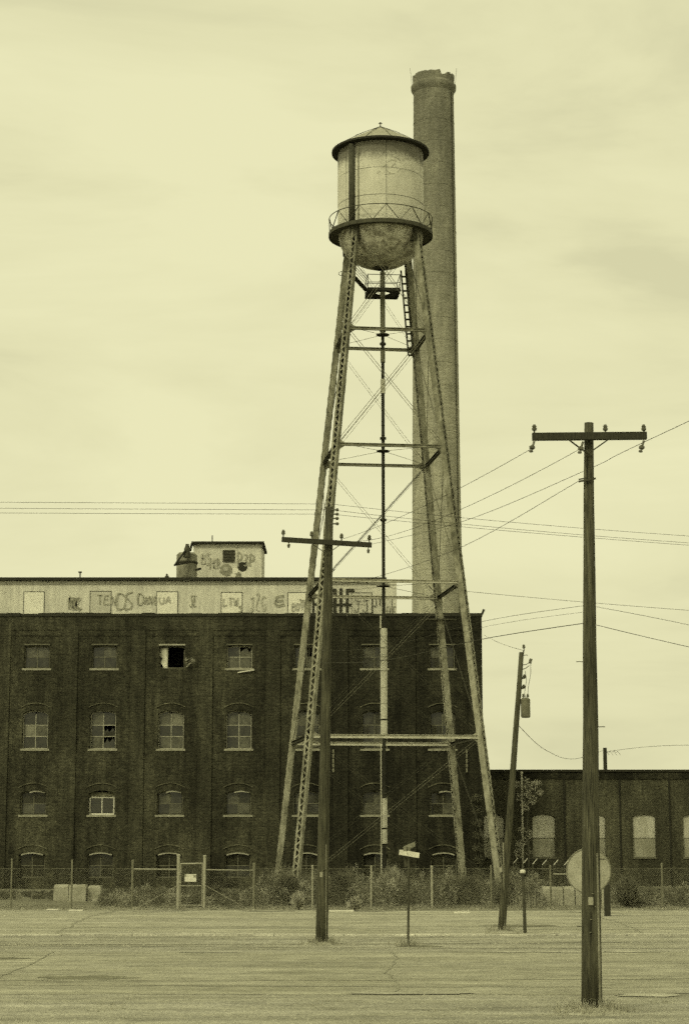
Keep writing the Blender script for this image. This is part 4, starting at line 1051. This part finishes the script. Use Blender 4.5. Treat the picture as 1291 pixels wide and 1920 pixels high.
# ------------------------------------------------------------------ chain link fence
YF = gd(1703.5)
def fx(px): return at(px, 1650, YF).x
def fz(py): return at(645, py, YF).z
fence = root('chain_link_fence', (fx(-130), YF, 0), 'long chain link fence with pale steel posts between the road and the weeds', 'fence')
posts = [(-90, 1612, 3), (22, 1612, 3), (135, 1614, 3.5), (248.5, 1614, 4), (334.5, 1604, 6.5), (383.5, 1605, 5.5), (476, 1620, 5), (585.5, 1624, 3.5), (695.5, 1625, 3.5), (809, 1625, 4.5),
         (920, 1624, 3.5), (1031, 1624, 3.5), (1129, 1618, 6), (1240, 1620, 3.5), (1345, 1620, 3.5)]
for px, py, wpx in posts:
    x = fx(px); zt_ = fz(py); r_ = wpx / 48.5 / 2
    mat = MAT['galv'] if px in (334.5, 383.5, 585.5, 695.5, 809, 1129) else MAT['galv_dull']
    m = M(); m.tube((x, YF, -.1), (x, YF, zt_), r_, n=10); m.lathe([(r_ * 1.2, zt_ - .02), (r_ * 1.2, zt_ + .02), (.001, zt_ + .05)], (x, YF), 10); m.build('post', mat, fence)
def rail(a, b, r_=.024, mt='galv'): M().tube(a, b, r_, n=8).build('rail', MAT[mt], fence)
P3 = lambda px, py: Vector((fx(px), YF, fz(py)))
rail(P3(250, 1629.5), P3(332, 1630)); rail(P3(387, 1631), P3(474, 1632)); rail(P3(1036, 1639), P3(1062, 1639)); 
for a, b in ((P3(262, 1701), P3(331, 1661)), (P3(387, 1661), P3(460, 1702)), (P3(1008, 1711), P3(1126, 1659))): M().tube(a + Vector((0, -.03, 0)), b + Vector((0, -.03, 0)), .013, n=6).build('tension_rod', MAT['galv'], fence)
for k in range(len(posts) - 1):
    if posts[k][0] == 334.5: continue
    x0, x1 = fx(posts[k][0]) + .03, fx(posts[k + 1][0]) - .03; zt_ = fz(1631) if 200 < posts[k][0] < 400 else fz(1628)
    m = M(); st_ = .085; H = zt_ - .05; y = YF - .045
    nn = int((x1 - x0 + H) / st_)
    for s in (1, -1):
        for i in range(nn):
            u0 = i * st_ - H if s == 1 else i * st_
            xa, za_, xb, zb_ = (x0 + u0, .05, x0 + u0 + H, .05 + H) if s == 1 else (x0 + u0, .05, x0 + u0 - H, .05 + H)
            if xa > xb: pass
            # clip to bay
            def cl(xa, za_, xb, zb_):
                t0, t1 = 0, 1; dx = xb - xa
                for lim, sg_ in ((x0, 1), (x1, -1)):
                    fa = (xa - lim) * sg_; fb = (xb - lim) * sg_
                    if fa < 0 and fb < 0: return None
                    if fa < 0: t0 = max(t0, fa / (fa - fb))
                    if fb < 0: t1 = min(t1, fa / (fa - fb))
                if t0 >= t1: return None
                return xa + dx * t0, za_ + (zb_ - za_) * t0, xa + dx * t1, za_ + (zb_ - za_) * t1
            r = cl(xa, za_, xb, zb_)
            if r: m.tube((r[0], y, r[1]), (r[2], y + .005 * s, r[3]), .0022, n=3, caps=False)
    m.tube((x0, y, .05 + H), (x1, y, .05 + H - .01), .005, n=4); m.tube((x0, y, .07), (x1, y, .06), .005, n=4)
    m.build('wire_mesh', MAT['galv_dull'], fence, kind='stuff')
# gate leaf between the tall posts
g = M(); a, b = fx(338.5), fx(379.5)
g.tube((a, YF, fz(1619.5)), (b, YF, fz(1619)), .03, n=8); g.tube((a, YF, fz(1661)), (b, YF, fz(1661)), .022, n=8); g.tube((a, YF, .12), (b, YF, .12), .024, n=8)
g.tube((a, YF, .12), (a, YF, fz(1619.5)), .024, n=8); g.tube((b, YF, .12), (b, YF, fz(1619)), .024, n=8)
gate = g.build('gate', MAT['galv'], fence)
m = M(); y = YF - .03; H = fz(1619.5) - .12
for i in range(int((b - a + H) / .085)):
    for s in (0, 1):
        u = i * .085 - H; t0 = max(0, -u / H); t1 = min(1, (b - a - u) / H)
        if t1 > t0:
            f_ = (lambda t: (a + u + H * t)) if s == 0 else (lambda t: (b - u - H * t)); m.tube((f_(t0), y, .12 + H * t0), (f_(t1), y, .12 + H * t1), .0022, n=3, caps=False)
m.build('wire_mesh', MAT['galv_dull'], gate, kind='stuff')
for py in (1636, 1640, 1655): M().beam((fx(334), YF - .05, fz(py)), (fx(340), YF - .05, fz(py - 1)), .02, .03).build('hinge', MAT['galv'], gate)
n0, n1 = at(346.5, 1653, YF), at(368.5, 1639, YF)
ns = M().box(n0.x, n1.x, YF - .07, YF - .06, n0.z, n1.z).build('notice_sign', MAT['white'], origin=(n0.x, YF, 0)); tag(ns, 'small pale notice board hanging on the gate of the fence', 'sign')
sm_ = M(); sm_.box(n0.x - 0, n0.x + .07, YF - .075, YF - .0705, n1.z - .09, n1.z - .02); sm_.box(n1.x - .12, n1.x - .01, YF - .075, YF - .0705, n1.z - .12, n1.z - .03); sm_.build('print', MAT['paint_grey'], ns, origin=(n0.x, YF, 0))
M().box(n0.x - .05, n0.x - .01, YF - .05, YF - .045, n0.z - .05, n1.z + .3).build('dark_strip', MAT['steel_dark'], ns, origin=(n0.x, YF, 0)) if False else None

# side fence running away from the road with barbed wire arms
sf = root('barbed_wire_fence', (at(1061, 1650, 79).x, 79, 0), 'row of fence posts with slanted pale arms for barbed wire before the low brick building', 'fence')
prev = None
for px, py, D in ((1061, 1618, 79.0), (1041, 1618, 80.4), (1020, 1617.5, 81.8), (1002, 1616, 83.2), (984, 1615, 84.6), (966, 1614.5, 86.0)):
    a = at(px - 4, py + 4, D); b = at(px + 4.5, py - 6, D)
    M().tube((a.x, D, 0), a, .022, n=6).build('post', MAT['steel_dark'], sf); M().tube(a, b, .016, n=6).build('barb_arm', MAT['white'], sf)
    if prev:
        m = M()
        for u in (.15, .55, .95): m.tube(prev[0].lerp(prev[1], u), a.lerp(b, u), .005, n=4)
        m.build('barbed_wire', MAT['wire'], sf)
    prev = (a, b)

# ------------------------------------------------------------------ cables
WG = 'overhead cables between the poles'
def cable(label, pts, r_=.012, mat='wire', sag=True, group=WG):
    """pts: (px, py, depth) - a smooth curve through the measured points"""
    P_ = [at(*p) for p in pts]
    Q = []
    if len(P_) == 3:
        # parameter by x
        t1 = (P_[1] - P_[0]).length / ((P_[1] - P_[0]).length + (P_[2] - P_[1]).length)
        for i in range(25):
            t = i / 24
            l0 = (t - t1) * (t - 1) / ((0 - t1) * (0 - 1)); l1 = t * (t - 1) / (t1 * (t1 - 1)); l2 = t * (t - t1) / (1 - t1)
            Q.append(P_[0] * l0 + P_[1] * l1 + P_[2] * l2)
    else:
        for i in range(len(P_) - 1):
            a = P_[max(i - 1, 0)]; b_ = P_[i]; c_ = P_[i + 1]; d_ = P_[min(i + 2, len(P_) - 1)]
            for k in range(8):
                t = k / 8; Q.append(.5 * ((2 * b_) + (c_ - a) * t + (2 * a - 5 * b_ + 4 * c_ - d_) * t * t + (3 * b_ - a - 3 * c_ + d_) * t ** 3))
        Q.append(P_[-1])
    o = Q[0].copy(); m = M(); m.path(Q, r_ * .8, 5, True)
    return tag(m.build('overhead_cable', MAT[mat], origin=o), label, 'cable', group)
cable('topmost of the three level cables crossing the sky left of the tower', [(-120, 941, PD), (250, 943, PD), (619, 945, PD)], .007)
cable('middle one of the three level cables crossing the sky left of the tower', [(-120, 952, PD), (250, 954.5, PD), (619, 956, PD)], .007)
cable('lowest of the three level cables crossing the sky left of the tower', [(-120, 961, PD), (250, 963, PD), (619, 964, PD)], .007)
cable('topmost of three cables sloping down from the tower-side pole past the nearest pole', [(620, 945, PD), (900, 974, PD + 2), (1400, 1012, PD + 4)], .007)
cable('middle of three cables sloping down from the tower-side pole past the nearest pole', [(620, 956, PD), (900, 986, PD + 2), (1400, 1025, PD + 4)], .007)
cable('lowest of three cables sloping down from the tower-side pole past the nearest pole', [(620, 964, PD), (900, 991, PD + 2), (1400, 1030, PD + 4)], .007)
cable('cable from the left end of the nearest crossarm behind the tower to the far crossarm', [(998, 840, ND), (866, 913, 38), (641, 1011, PD)], .006)
cable('cable from the middle of the nearest crossarm to the far crossarm', [(1090, 840, ND), (866, 954, 39), (640, 1014, PD)], .006)
cable('cable passing from top right under the nearest crossarm to the far crossarm', [(1300, 785, 28), (1162, 850, 31.5), (1097, 882, 33.5), (866, 978, 40), (693, 1021, PD)], .006)
cable('cable from the bracket on the nearest pole sagging towards the roof of the mill', [(1084, 902, ND), (866, 1025, 38), (690, 1086, 46), (612, 1098, PD)], .006)
cable('upper thin cable from the nearest pole towards the mill corner', [(1104, 1134, ND), (905, 1165, 38), (720, 1213, 44), (596, 1221, PD)], .005)
cable('faint middle cable from the nearest pole towards the mill corner', [(1104, 1146, ND), (905, 1176, 38), (720, 1227, 44), (595, 1236, PD)], .0035)
cable('thick black lowest cable from the nearest pole towards the mill corner', [(1104, 1167, ND), (905, 1198, 38), (720, 1238, 44), (594, 1243, PD)], .009)
cable('cable leaving the nearest pole to the right just above the mill roof height', [(1106, 1136, ND), (1162, 1146, 34), (1330, 1180, 36)], .005)
cable('cable leaving the nearest pole to the right below the others', [(1106, 1169, ND), (1162, 1183, 34), (1330, 1222, 36)], .007)
cable('long faint cable passing behind the nearest pole right of the chimney', [(876, 1109, 70), (1095, 1129, 70), (1400, 1152, 70)], .009)
cable('sagging cable from the leaning pole to the pole behind the low building', [(967, 1356, LD), (1020, 1405, 75), (1075, 1423, 90), (1133, 1406, FD)], .012)
cable('faint cable from the mill corner to the top of the leaning pole', [(906, 1190, 99), (935, 1205, 78), (979, 1219, LD)], .008)
cable('cable leaving the short far pole to the right above the low roof', [(1134, 1410, FD), (1160, 1406, FD), (1330, 1398, FD)], .015)

# ------------------------------------------------------------------ concrete blocks and debris
def block(x0, x1, y0, y1, h, name, label, mat, group, skew=0.0, cat='concrete block'):
    o = root(name, ((x0 + x1) / 2, y0, 0), label, cat, group); m = M()
    c_ = .04; z = h
    vs = []
    for zz, i in ((0, .0), (h * .85, .0), (h, c_)):
        for x, y in ((x0 + i, y0 + i), (x1 - i, y0 + i), (x1 - i, y1 - i), (x0 + i, y1 - i)): vs.append((x + random.uniform(-.012, .012), y + random.uniform(-.012, .012), zz + skew * (x - x0) if zz else 0))
    fs = [(8, 9, 10, 11)] + [(4 * l + k, 4 * l + (k + 1) % 4, 4 * (l + 1) + (k + 1) % 4, 4 * (l + 1) + k) for l in range(2) for k in range(4)]
    m.add(vs, fs); m.build('body', MAT[mat], o)
    M().lathe([(.05, h + .0), (.05, h + .05), (.03, h + .06)], ((x0 + x1) / 2, (y0 + y1) / 2), 8).build('lifting_eye', MAT['steel_dark'], o)
    return o
BD = gd(1690)
def blx(px, D): return at(px, 1675, D).x
block(blx(100, BD), blx(128, BD), BD + .1, BD + .9, at(645, 1659, BD).z, 'concrete_block', 'concrete block at the far left end of the row behind the fence', 'concrete', 'concrete blocks behind the fence')
block(blx(129.5, BD), blx(161, BD), BD, BD + .8, at(645, 1659, BD).z, 'concrete_block', 'middle pale concrete block in the row left of the gate', 'concrete', 'concrete blocks behind the fence')
block(blx(163, BD), blx(187, BD), BD + .3, BD + 1.1, at(645, 1661, BD).z, 'concrete_block', 'concrete block nearest the gate in the left row behind the fence', 'concrete', 'concrete blocks behind the fence', -.03)
BD2 = gd(1698)
for i, (a, b, lb_) in enumerate(((1019, 1034, 'narrow dull block at the left end of the row under the barbed wire arms'), (1036, 1057, 'second dull block in the row under the barbed wire arms'), (1059, 1079, 'third dull block in the row before the round sign'), (1081, 1099, 'last dull block in the row beside the nearest pole'))):
    block(blx(a, BD2), blx(b, BD2), BD2 + .5, BD2 + 1.2, at(645, 1663 + (i % 2), BD2).z, 'concrete_block', lb_, 'board_old' if 0 else 'concrete', 'dull blocks in the weeds')
for px, py, w_, lb_ in ((640, 1709.5, 44, 'flat pale concrete slab on the road edge between pole and bushes'), (865, 1712.5, 28, 'small flat pale slab on the road edge right of the street sign'), (100, 1707, 22, 'pale scrap lying by the road at the far left'), (143, 1708.5, 24, 'thin pale scrap lying below the left concrete blocks')):
    c = gp(px, py); hw2 = w_ / 48.5 / 2; m = M(); m.box(c.x - hw2, c.x + hw2, c.y - .2, c.y + .2, .01, .05); tag(m.build('slab', MAT['white'], origin=c), lb_, 'slab')
# dark post at right
b = gp(1138, 1718); o = root('timber_post', b, 'short thick dark timber post right of the round sign', 'post')
t = at(1138, 1657, b.y); M().box(b.x - .1, b.x + .1, b.y - .1, b.y + .1, -.1, t.z - .03).build('post', MAT['wood_dark'], o)
M().lathe([(.11, t.z - .03), (.05, t.z + .01), (.001, t.z + .015)], (b.x, b.y), 8).build('cap', MAT['wood_dark'], o)

# ------------------------------------------------------------------ vegetation (fine blades, built with numpy)
def blades(name, roots, heights, widths, lean, mat, seg=2, parent=None, origin=(0, 0, 0), kind=None):
    """each blade is a bent strip: root, direction of lean, height"""
    n = len(roots); ang = RNG.uniform(0, 2 * np.pi, n); L_ = np.abs(RNG.normal(0, lean, n)) * heights
    face = RNG.uniform(0, np.pi, n); fx_, fy_ = np.cos(face) * widths / 2, np.sin(face) * widths / 2
    V = np.zeros((n, 2 * seg + 1, 3))
    for s in range(seg + 1):
        u = s / seg; cx_ = roots[:, 0] + np.cos(ang) * L_ * u ** 1.6; cy_ = roots[:, 1] + np.sin(ang) * L_ * u ** 1.6; cz_ = roots[:, 2] + heights * (u - .15 * u * u)
        if s < seg:
            k = (1 - .6 * u)
            V[:, 2 * s] = np.stack([cx_ - fx_ * k, cy_ - fy_ * k, cz_], 1); V[:, 2 * s + 1] = np.stack([cx_ + fx_ * k, cy_ + fy_ * k, cz_], 1)
        else: V[:, 2 * s] = np.stack([cx_, cy_, cz_], 1)
    tri = []
    for s in range(seg - 1): tri += [(2 * s, 2 * s + 1, 2 * s + 3), (2 * s, 2 * s + 3, 2 * s + 2)]
    tri.append((2 * seg - 2, 2 * seg - 1, 2 * seg)); tri = np.array(tri)
    T = (tri[None] + (np.arange(n) * (2 * seg + 1))[:, None, None]).reshape(-1)
    return tris(name, V.reshape(-1, 3), T, mat, parent, origin, kind)
def tris(name, V, T, mat, parent=None, origin=(0, 0, 0), kind=None):
    me = bpy.data.meshes.new(name); me.vertices.add(len(V)); me.vertices.foreach_set('co', (V - np.array(origin)).astype(np.float32).reshape(-1))
    nf = len(T) // 3; me.loops.add(len(T)); me.polygons.add(nf)
    me.loops.foreach_set('vertex_index', T.astype(np.int32)); me.polygons.foreach_set('loop_start', np.arange(0, len(T), 3, dtype=np.int32)); me.polygons.foreach_set('loop_total', np.full(nf, 3, dtype=np.int32))
    me.update(calc_edges=True); me.validate(); me.materials.append(mat)
    ob = bpy.data.objects.new(name, me); COL.objects.link(ob)
    if parent is not None: ob.parent = parent
    else: ob.location = origin
    LOC[ob.name] = Vector(origin)
    if kind: ob['kind'] = kind
    return ob
def leafcloud(centres, spread, n_each, size):
    V = []; T = []
    N_ = len(centres) * n_each; c = np.repeat(np.array(centres), n_each, 0); sp = np.repeat(np.array(spread), n_each)[:, None]
    d = RNG.normal(0, 1, (N_, 3)); d /= np.linalg.norm(d, axis=1)[:, None]; p = c + d * sp * RNG.uniform(.2, 1, (N_, 1)) ** .5
    a = RNG.normal(0, 1, (N_, 3)); a /= np.linalg.norm(a, axis=1)[:, None]; b_ = np.cross(a, RNG.normal(0, 1, (N_, 3))); b_ /= np.linalg.norm(b_, axis=1)[:, None]
    s = RNG.uniform(.6, 1.3, (N_, 1)) * size
    V = np.stack([p, p + a * s, p + a * s * .5 + b_ * s * .45], 1).reshape(-1, 3); return V, np.arange(3 * N_)
def grow(n, x0, x1, y0, y1, hfun, den=None):
    """clumped weeds"""
    R_ = []; Hh = []
    while len(R_) < n:
        cx_, cy_ = RNG.uniform(x0, x1), RNG.uniform(y0, y1)
        h = hfun(cx_, cy_)
        if h <= 0.02: continue
        h *= RNG.uniform(.55, 1.1); k = int(60 + 80 * h); r_ = .12 + .22 * h
        pts = RNG.normal(0, r_, (k, 2)); 
        for q in pts: R_.append((cx_ + q[0], cy_ + q[1], 0)); Hh.append(h * RNG.uniform(.4, 1.05))
    return np.array(R_), np.array(Hh)
def ix(px): return at(px, 1660, 80).x
def hgt(x, y):
    px = 645.5 + x / y * F
    top = np.interp(px, [-100, 190, 240, 330, 470, 500, 530, 560, 640, 700, 760, 830, 900, 960, 1010, 1060, 1160, 1400], [1668, 1664, 1655, 1658, 1655, 1635, 1618, 1620, 1632, 1628, 1622, 1634, 1632, 1628, 1640, 1650, 1655, 1660])
    return max(CAMH - (top - 1554) / 3688 * y, .1) * (1.0 if px > 480 else .85) * (.80 + .26 * math.sin(x * 1.9 + y * .7) * math.sin(x * .83 + 1.3) + .12 * math.sin(x * 4.7))
def tangle(name, n, x0, x1, y0, y1, hf, mat, label, size=.05, dens=1.0):
    Vs = []; tot = 0
    while tot < n:
        cx_, cy_ = RNG.uniform(x0, x1), RNG.uniform(y0, y1); h = hf(cx_, cy_) * RNG.uniform(.35, 1.15)
        pxx = 645.5 + cx_ / cy_ * F
        if (pxx < 195 and cy_ < BD + 1.4) or (1012 < pxx < 1105 and cy_ < BD2 + 1.3 and RNG.uniform() < .93): continue
        r_ = RNG.uniform(.22, .5) * (.4 + .5 * h); k = int(dens * (80 + 260 * h * r_)); az_ = RNG.uniform(0, 2 * np.pi, k)
        u = RNG.uniform(0, 1, k) ** .8; rr_ = r_ * np.sin(np.pi * np.clip(u * .8 + .15, 0, 1)) * RNG.uniform(.1, 1, k) ** .5
        base_ = np.stack([cx_ + rr_ * np.cos(az_), cy_ + rr_ * np.sin(az_), u * h * RNG.uniform(.85, 1.05, k)], 1)
        d = np.stack([np.cos(az_) * .8, np.sin(az_) * .8, RNG.uniform(.2, 1.6, k)], 1) + RNG.normal(0, .45, (k, 3)); d /= np.linalg.norm(d, axis=1)[:, None]
        sd_ = np.cross(d, RNG.normal(0, 1, (k, 3))); sd_ /= np.linalg.norm(sd_, axis=1)[:, None]
        L_ = RNG.uniform(.6, 2.4, (k, 1)) * size * 1.6
        base_[:, 2] = np.maximum(base_[:, 2] - L_[:, 0] * .3, .01)
        Vs.append(np.stack([base_ - sd_ * size * .22, base_ + sd_ * size * .22, base_ + d * L_], 1).reshape(-1, 3)); tot += k
    V = np.concatenate(Vs); o = tris(name, V, np.arange(len(V)), mat, kind='stuff'); o['label'] = label
tangle('undergrowth', 330000, ix(-130), ix(1420), YF + .5, 94, hgt, MAT['weed'], 'tall tangled dark weeds behind the fence', .034, 1.5)
tangle('dry_stalks', 26000, ix(-130), ix(1420), YF + .4, 88, lambda x, y: hgt(x, y) * 1.02, MAT['weed_pale'], 'pale dry stalks among the tall weeds', .05)
rt_, hh = grow(3500, ix(200), ix(1400), YF + .6, 86, lambda x, y: hgt(x, y) * 1.12)
blades('tall_stalks', rt_, hh, RNG.uniform(.008, .02, len(hh)), .12, MAT['weed_pale'], 2, kind='stuff')['label'] = 'single tall stalks standing out of the weeds'
rt_, hh = grow(16000, ix(-120), ix(1400), YF - .9, YF + 2.2, lambda x, y: .14)
blades('verge_grass', rt_, hh, RNG.uniform(.006, .018, len(hh)), .5, MAT['weed_pale'], 2, kind='stuff')['label'] = 'short dry grass along the foot of the fence'
rt_, hh = grow(2600, -12, 12, 49.2, 56.0, lambda x, y: .05)
blades('verge_grass', rt_, hh, RNG.uniform(.005, .012, len(hh)), .6, MAT['weed_pale'], 2, kind='stuff')['label'] = 'thin grass tufts on the gravel between the roads'
rt_, hh = grow(3000, -10, 10, 30.5, 36.2, lambda x, y: .05)
blades('verge_grass', rt_, hh, RNG.uniform(.005, .012, len(hh)), .6, MAT['weed_pale'], 2, kind='stuff')['label'] = 'thin grass tufts around the foot of the nearest pole'
def foot(c, r_, n_, label):
    a_ = RNG.uniform(0, 2 * np.pi, n_); q = r_ * (.4 + np.abs(RNG.normal(0, .5, n_)))
    R_ = np.stack([c.x + q * np.cos(a_), c.y + q * np.sin(a_), np.zeros(n_)], 1)
    blades('foot_grass', R_, RNG.uniform(.08, .34, n_), RNG.uniform(.006, .014, n_), .45, MAT['weed_pale'], 2, kind='stuff')['label'] = label
foot(LOC[p1.name], .42, 420, 'dry grass round the foot of the pole by the tower'); foot(LOC[p2.name], .5, 900, 'dry grass round the foot of the nearest pole')
foot(LOC[p3.name], .4, 420, 'dry grass round the foot of the leaning pole'); foot(LOC[sg.name], .3, 200, 'dry grass round the street sign post')
# round dry bushes and shrubs
def bush(px, py, wpx, hpx, label, mat, n=2600, D=None, size=.022, group=None):
    D = D or gd(py); c = at(px, py, D); c.z = 0; w_ = wpx / 2 * D / 3688; h_ = hpx * D / 3688
    o = root('bush', c, label, 'bush', group)
    d = RNG.normal(0, 1, (n, 3)); d[:, 2] = np.abs(d[:, 2]) * 1.1; d /= np.linalg.norm(d, axis=1)[:, None]
    r_ = RNG.uniform(.35, 1, (n, 1)) ** .6 * RNG.uniform(.8, 1.08, (n, 1)) * (1 + .22 * np.sin(3 * np.arctan2(d[:, 1], d[:, 0]) + px) * np.sin(4 * d[:, 2] + py))[:, None]
    lobes = np.array([(random.uniform(-.45, .45), random.uniform(-.4, .4), random.uniform(0, .35)) for _ in range(7)]); li_ = RNG.integers(0, 7, n); sc_ = np.array([random.uniform(.45, .75) for _ in range(7)])[li_][:, None]
    tip = (d * r_ * sc_ + lobes[li_]) * np.array([w_, w_, h_]) + np.array([c.x, c.y, .03]); tip[:, 2] = np.maximum(tip[:, 2], .02); root_ = np.array([c.x, c.y, .02]) + (tip - np.array([c.x, c.y, .02])) * RNG.uniform(.35, .75, (n, 1))
    sd_ = RNG.normal(0, 1, (n, 3)) * size * .35
    V = np.stack([root_ - sd_, root_ + sd_, tip], 1).reshape(-1, 3)
    tris('foliage', V, np.arange(3 * n), mat, o, c)
    m = M()
    for k in range(7):
        t_ = 2 * math.pi * k / 7; m.path([(c.x, c.y, 0), (c.x + .35 * w_ * math.cos(t_), c.y + .35 * w_ * math.sin(t_), h_ * .4), (c.x + .6 * w_ * math.cos(t_ + .3), c.y + .6 * w_ * math.sin(t_ + .3), h_ * .8)], [.02, .012, .004], 5)
    m.build('stems', MAT['bark'], o)
bush(560, 1706, 36, 36, 'round pale tumbleweed bush left of the front utility pole', MAT['bush'], 3000)
bush(664, 1708, 40, 36, 'round pale tumbleweed bush right of the front utility pole', MAT['bush'], 3000)
bush(1176, 1712, 50, 70, 'dark leafy bush at right behind the short timber post', MAT['weed'], 4200, D=76.2, size=.075)
bush(545, 1690, 70, 78, 'dense dark bush at the foot of the left tower legs', MAT['weed'], 8000, 79.5, size=.045)
bush(640, 1690, 90, 66, 'broad dark bush behind the fence right of the front pole', MAT['weed'], 8000, 80.5, size=.045)
bush(735, 1690, 85, 72, 'feathery bush behind the fence near the street sign', MAT['weed_pale'], 7000, 81.0, size=.035)
bush(860, 1690, 95, 66, 'broad bush at the foot of the right tower legs', MAT['weed'], 8000, 80.0, size=.045)
bush(400, 1688, 60, 36, 'low bush behind the fence just right of the gate', MAT['weed'], 4000, 82.0, size=.04)
bush(950, 1690, 60, 60, 'bush behind the foot of the leaning pole', MAT['weed'], 6000, 80.0, size=.045)
# small tree by the low building
D = 103.0; c = at(988, 1600, D); c.z = 0; o = root('small_tree', c, 'small sparse tree with drooping leaf clusters before the low brick wall', 'tree')
m = M(); tops = []
pts = [(c.x, D, 0), (c.x + .08, D, 1.6), (c.x - .02, D, 3.0), (c.x + .1, D, 4.3), (c.x + .05, D, 5.4)]; m.path(pts, [.08, .06, .045, .03, .01], 7)
cl_ = []
for px, py in ((968, 1471), (984, 1467), (1000, 1474), (1012, 1486), (990, 1489), (975, 1494), (998, 1500), (983, 1512), (979, 1556), (992, 1563), (984, 1575), (974, 1582), (1006, 1468), (988, 1478), (990, 1597), (972, 1600)):
    q = at(px, py, D + random.uniform(-.5, .5)); cl_.append(tuple(q)); m.path([(c.x + .03, D, q.z - .35), ((c.x + q.x) / 2, (D + q.y) / 2, q.z - .08), tuple(q)], [.02, .012, .005], 5)
m.build('trunk', MAT['bark'], o)
V, T = leafcloud(cl_, [random.uniform(.16, .34) for _ in cl_], 130, .09); tris('crown', V, T, MAT['weed_pale'], o, c)
# creeper on the mill corner
c = at(896, 1640, 99.8); c.z = 0; o = root('creeper', c, 'ragged creeper climbing the lower right corner of the mill', 'plant')
m = M(); cl_ = []
for k in range(4):
    x = c.x + random.uniform(-.3, .15); pts = []
    for i in range(8): pts.append((x + random.uniform(-.06, .06), 99.93, i * .62)); cl_.append((pts[-1][0], 99.85, pts[-1][2] + .2))
    m.path(pts, [.02 - .002 * i for i in range(8)], 5)
m.build('stems', MAT['bark'], o); V, T = leafcloud(cl_, [.22] * len(cl_), 60, .08); V[:, 1] = np.minimum(V[:, 1], 99.97); tris('foliage', V, T, MAT['leaf'], o, c)
# sprig growing from the torn window
c = at(353, 1247, 99.9); o = root('window_sprig', c, 'little pale sprig growing out beside the torn top floor window', 'plant')
m = M(); cl_ = []
for k in range(7):
    a_ = random.uniform(-.6, 1.2); q = Vector((c.x + .32 * math.sin(a_), c.y - .1, c.z + .1 + .22 * math.cos(a_))); m.path([(c.x - .1, c.y + .05, c.z - .12), tuple(q)], [.01, .004], 5); cl_.append(tuple(q))
m.build('stem', MAT['weed_pale'], o); V, T = leafcloud(cl_, [.06] * 7, 12, .07); tris('leaves', V, T, MAT['curtain'], o, c)
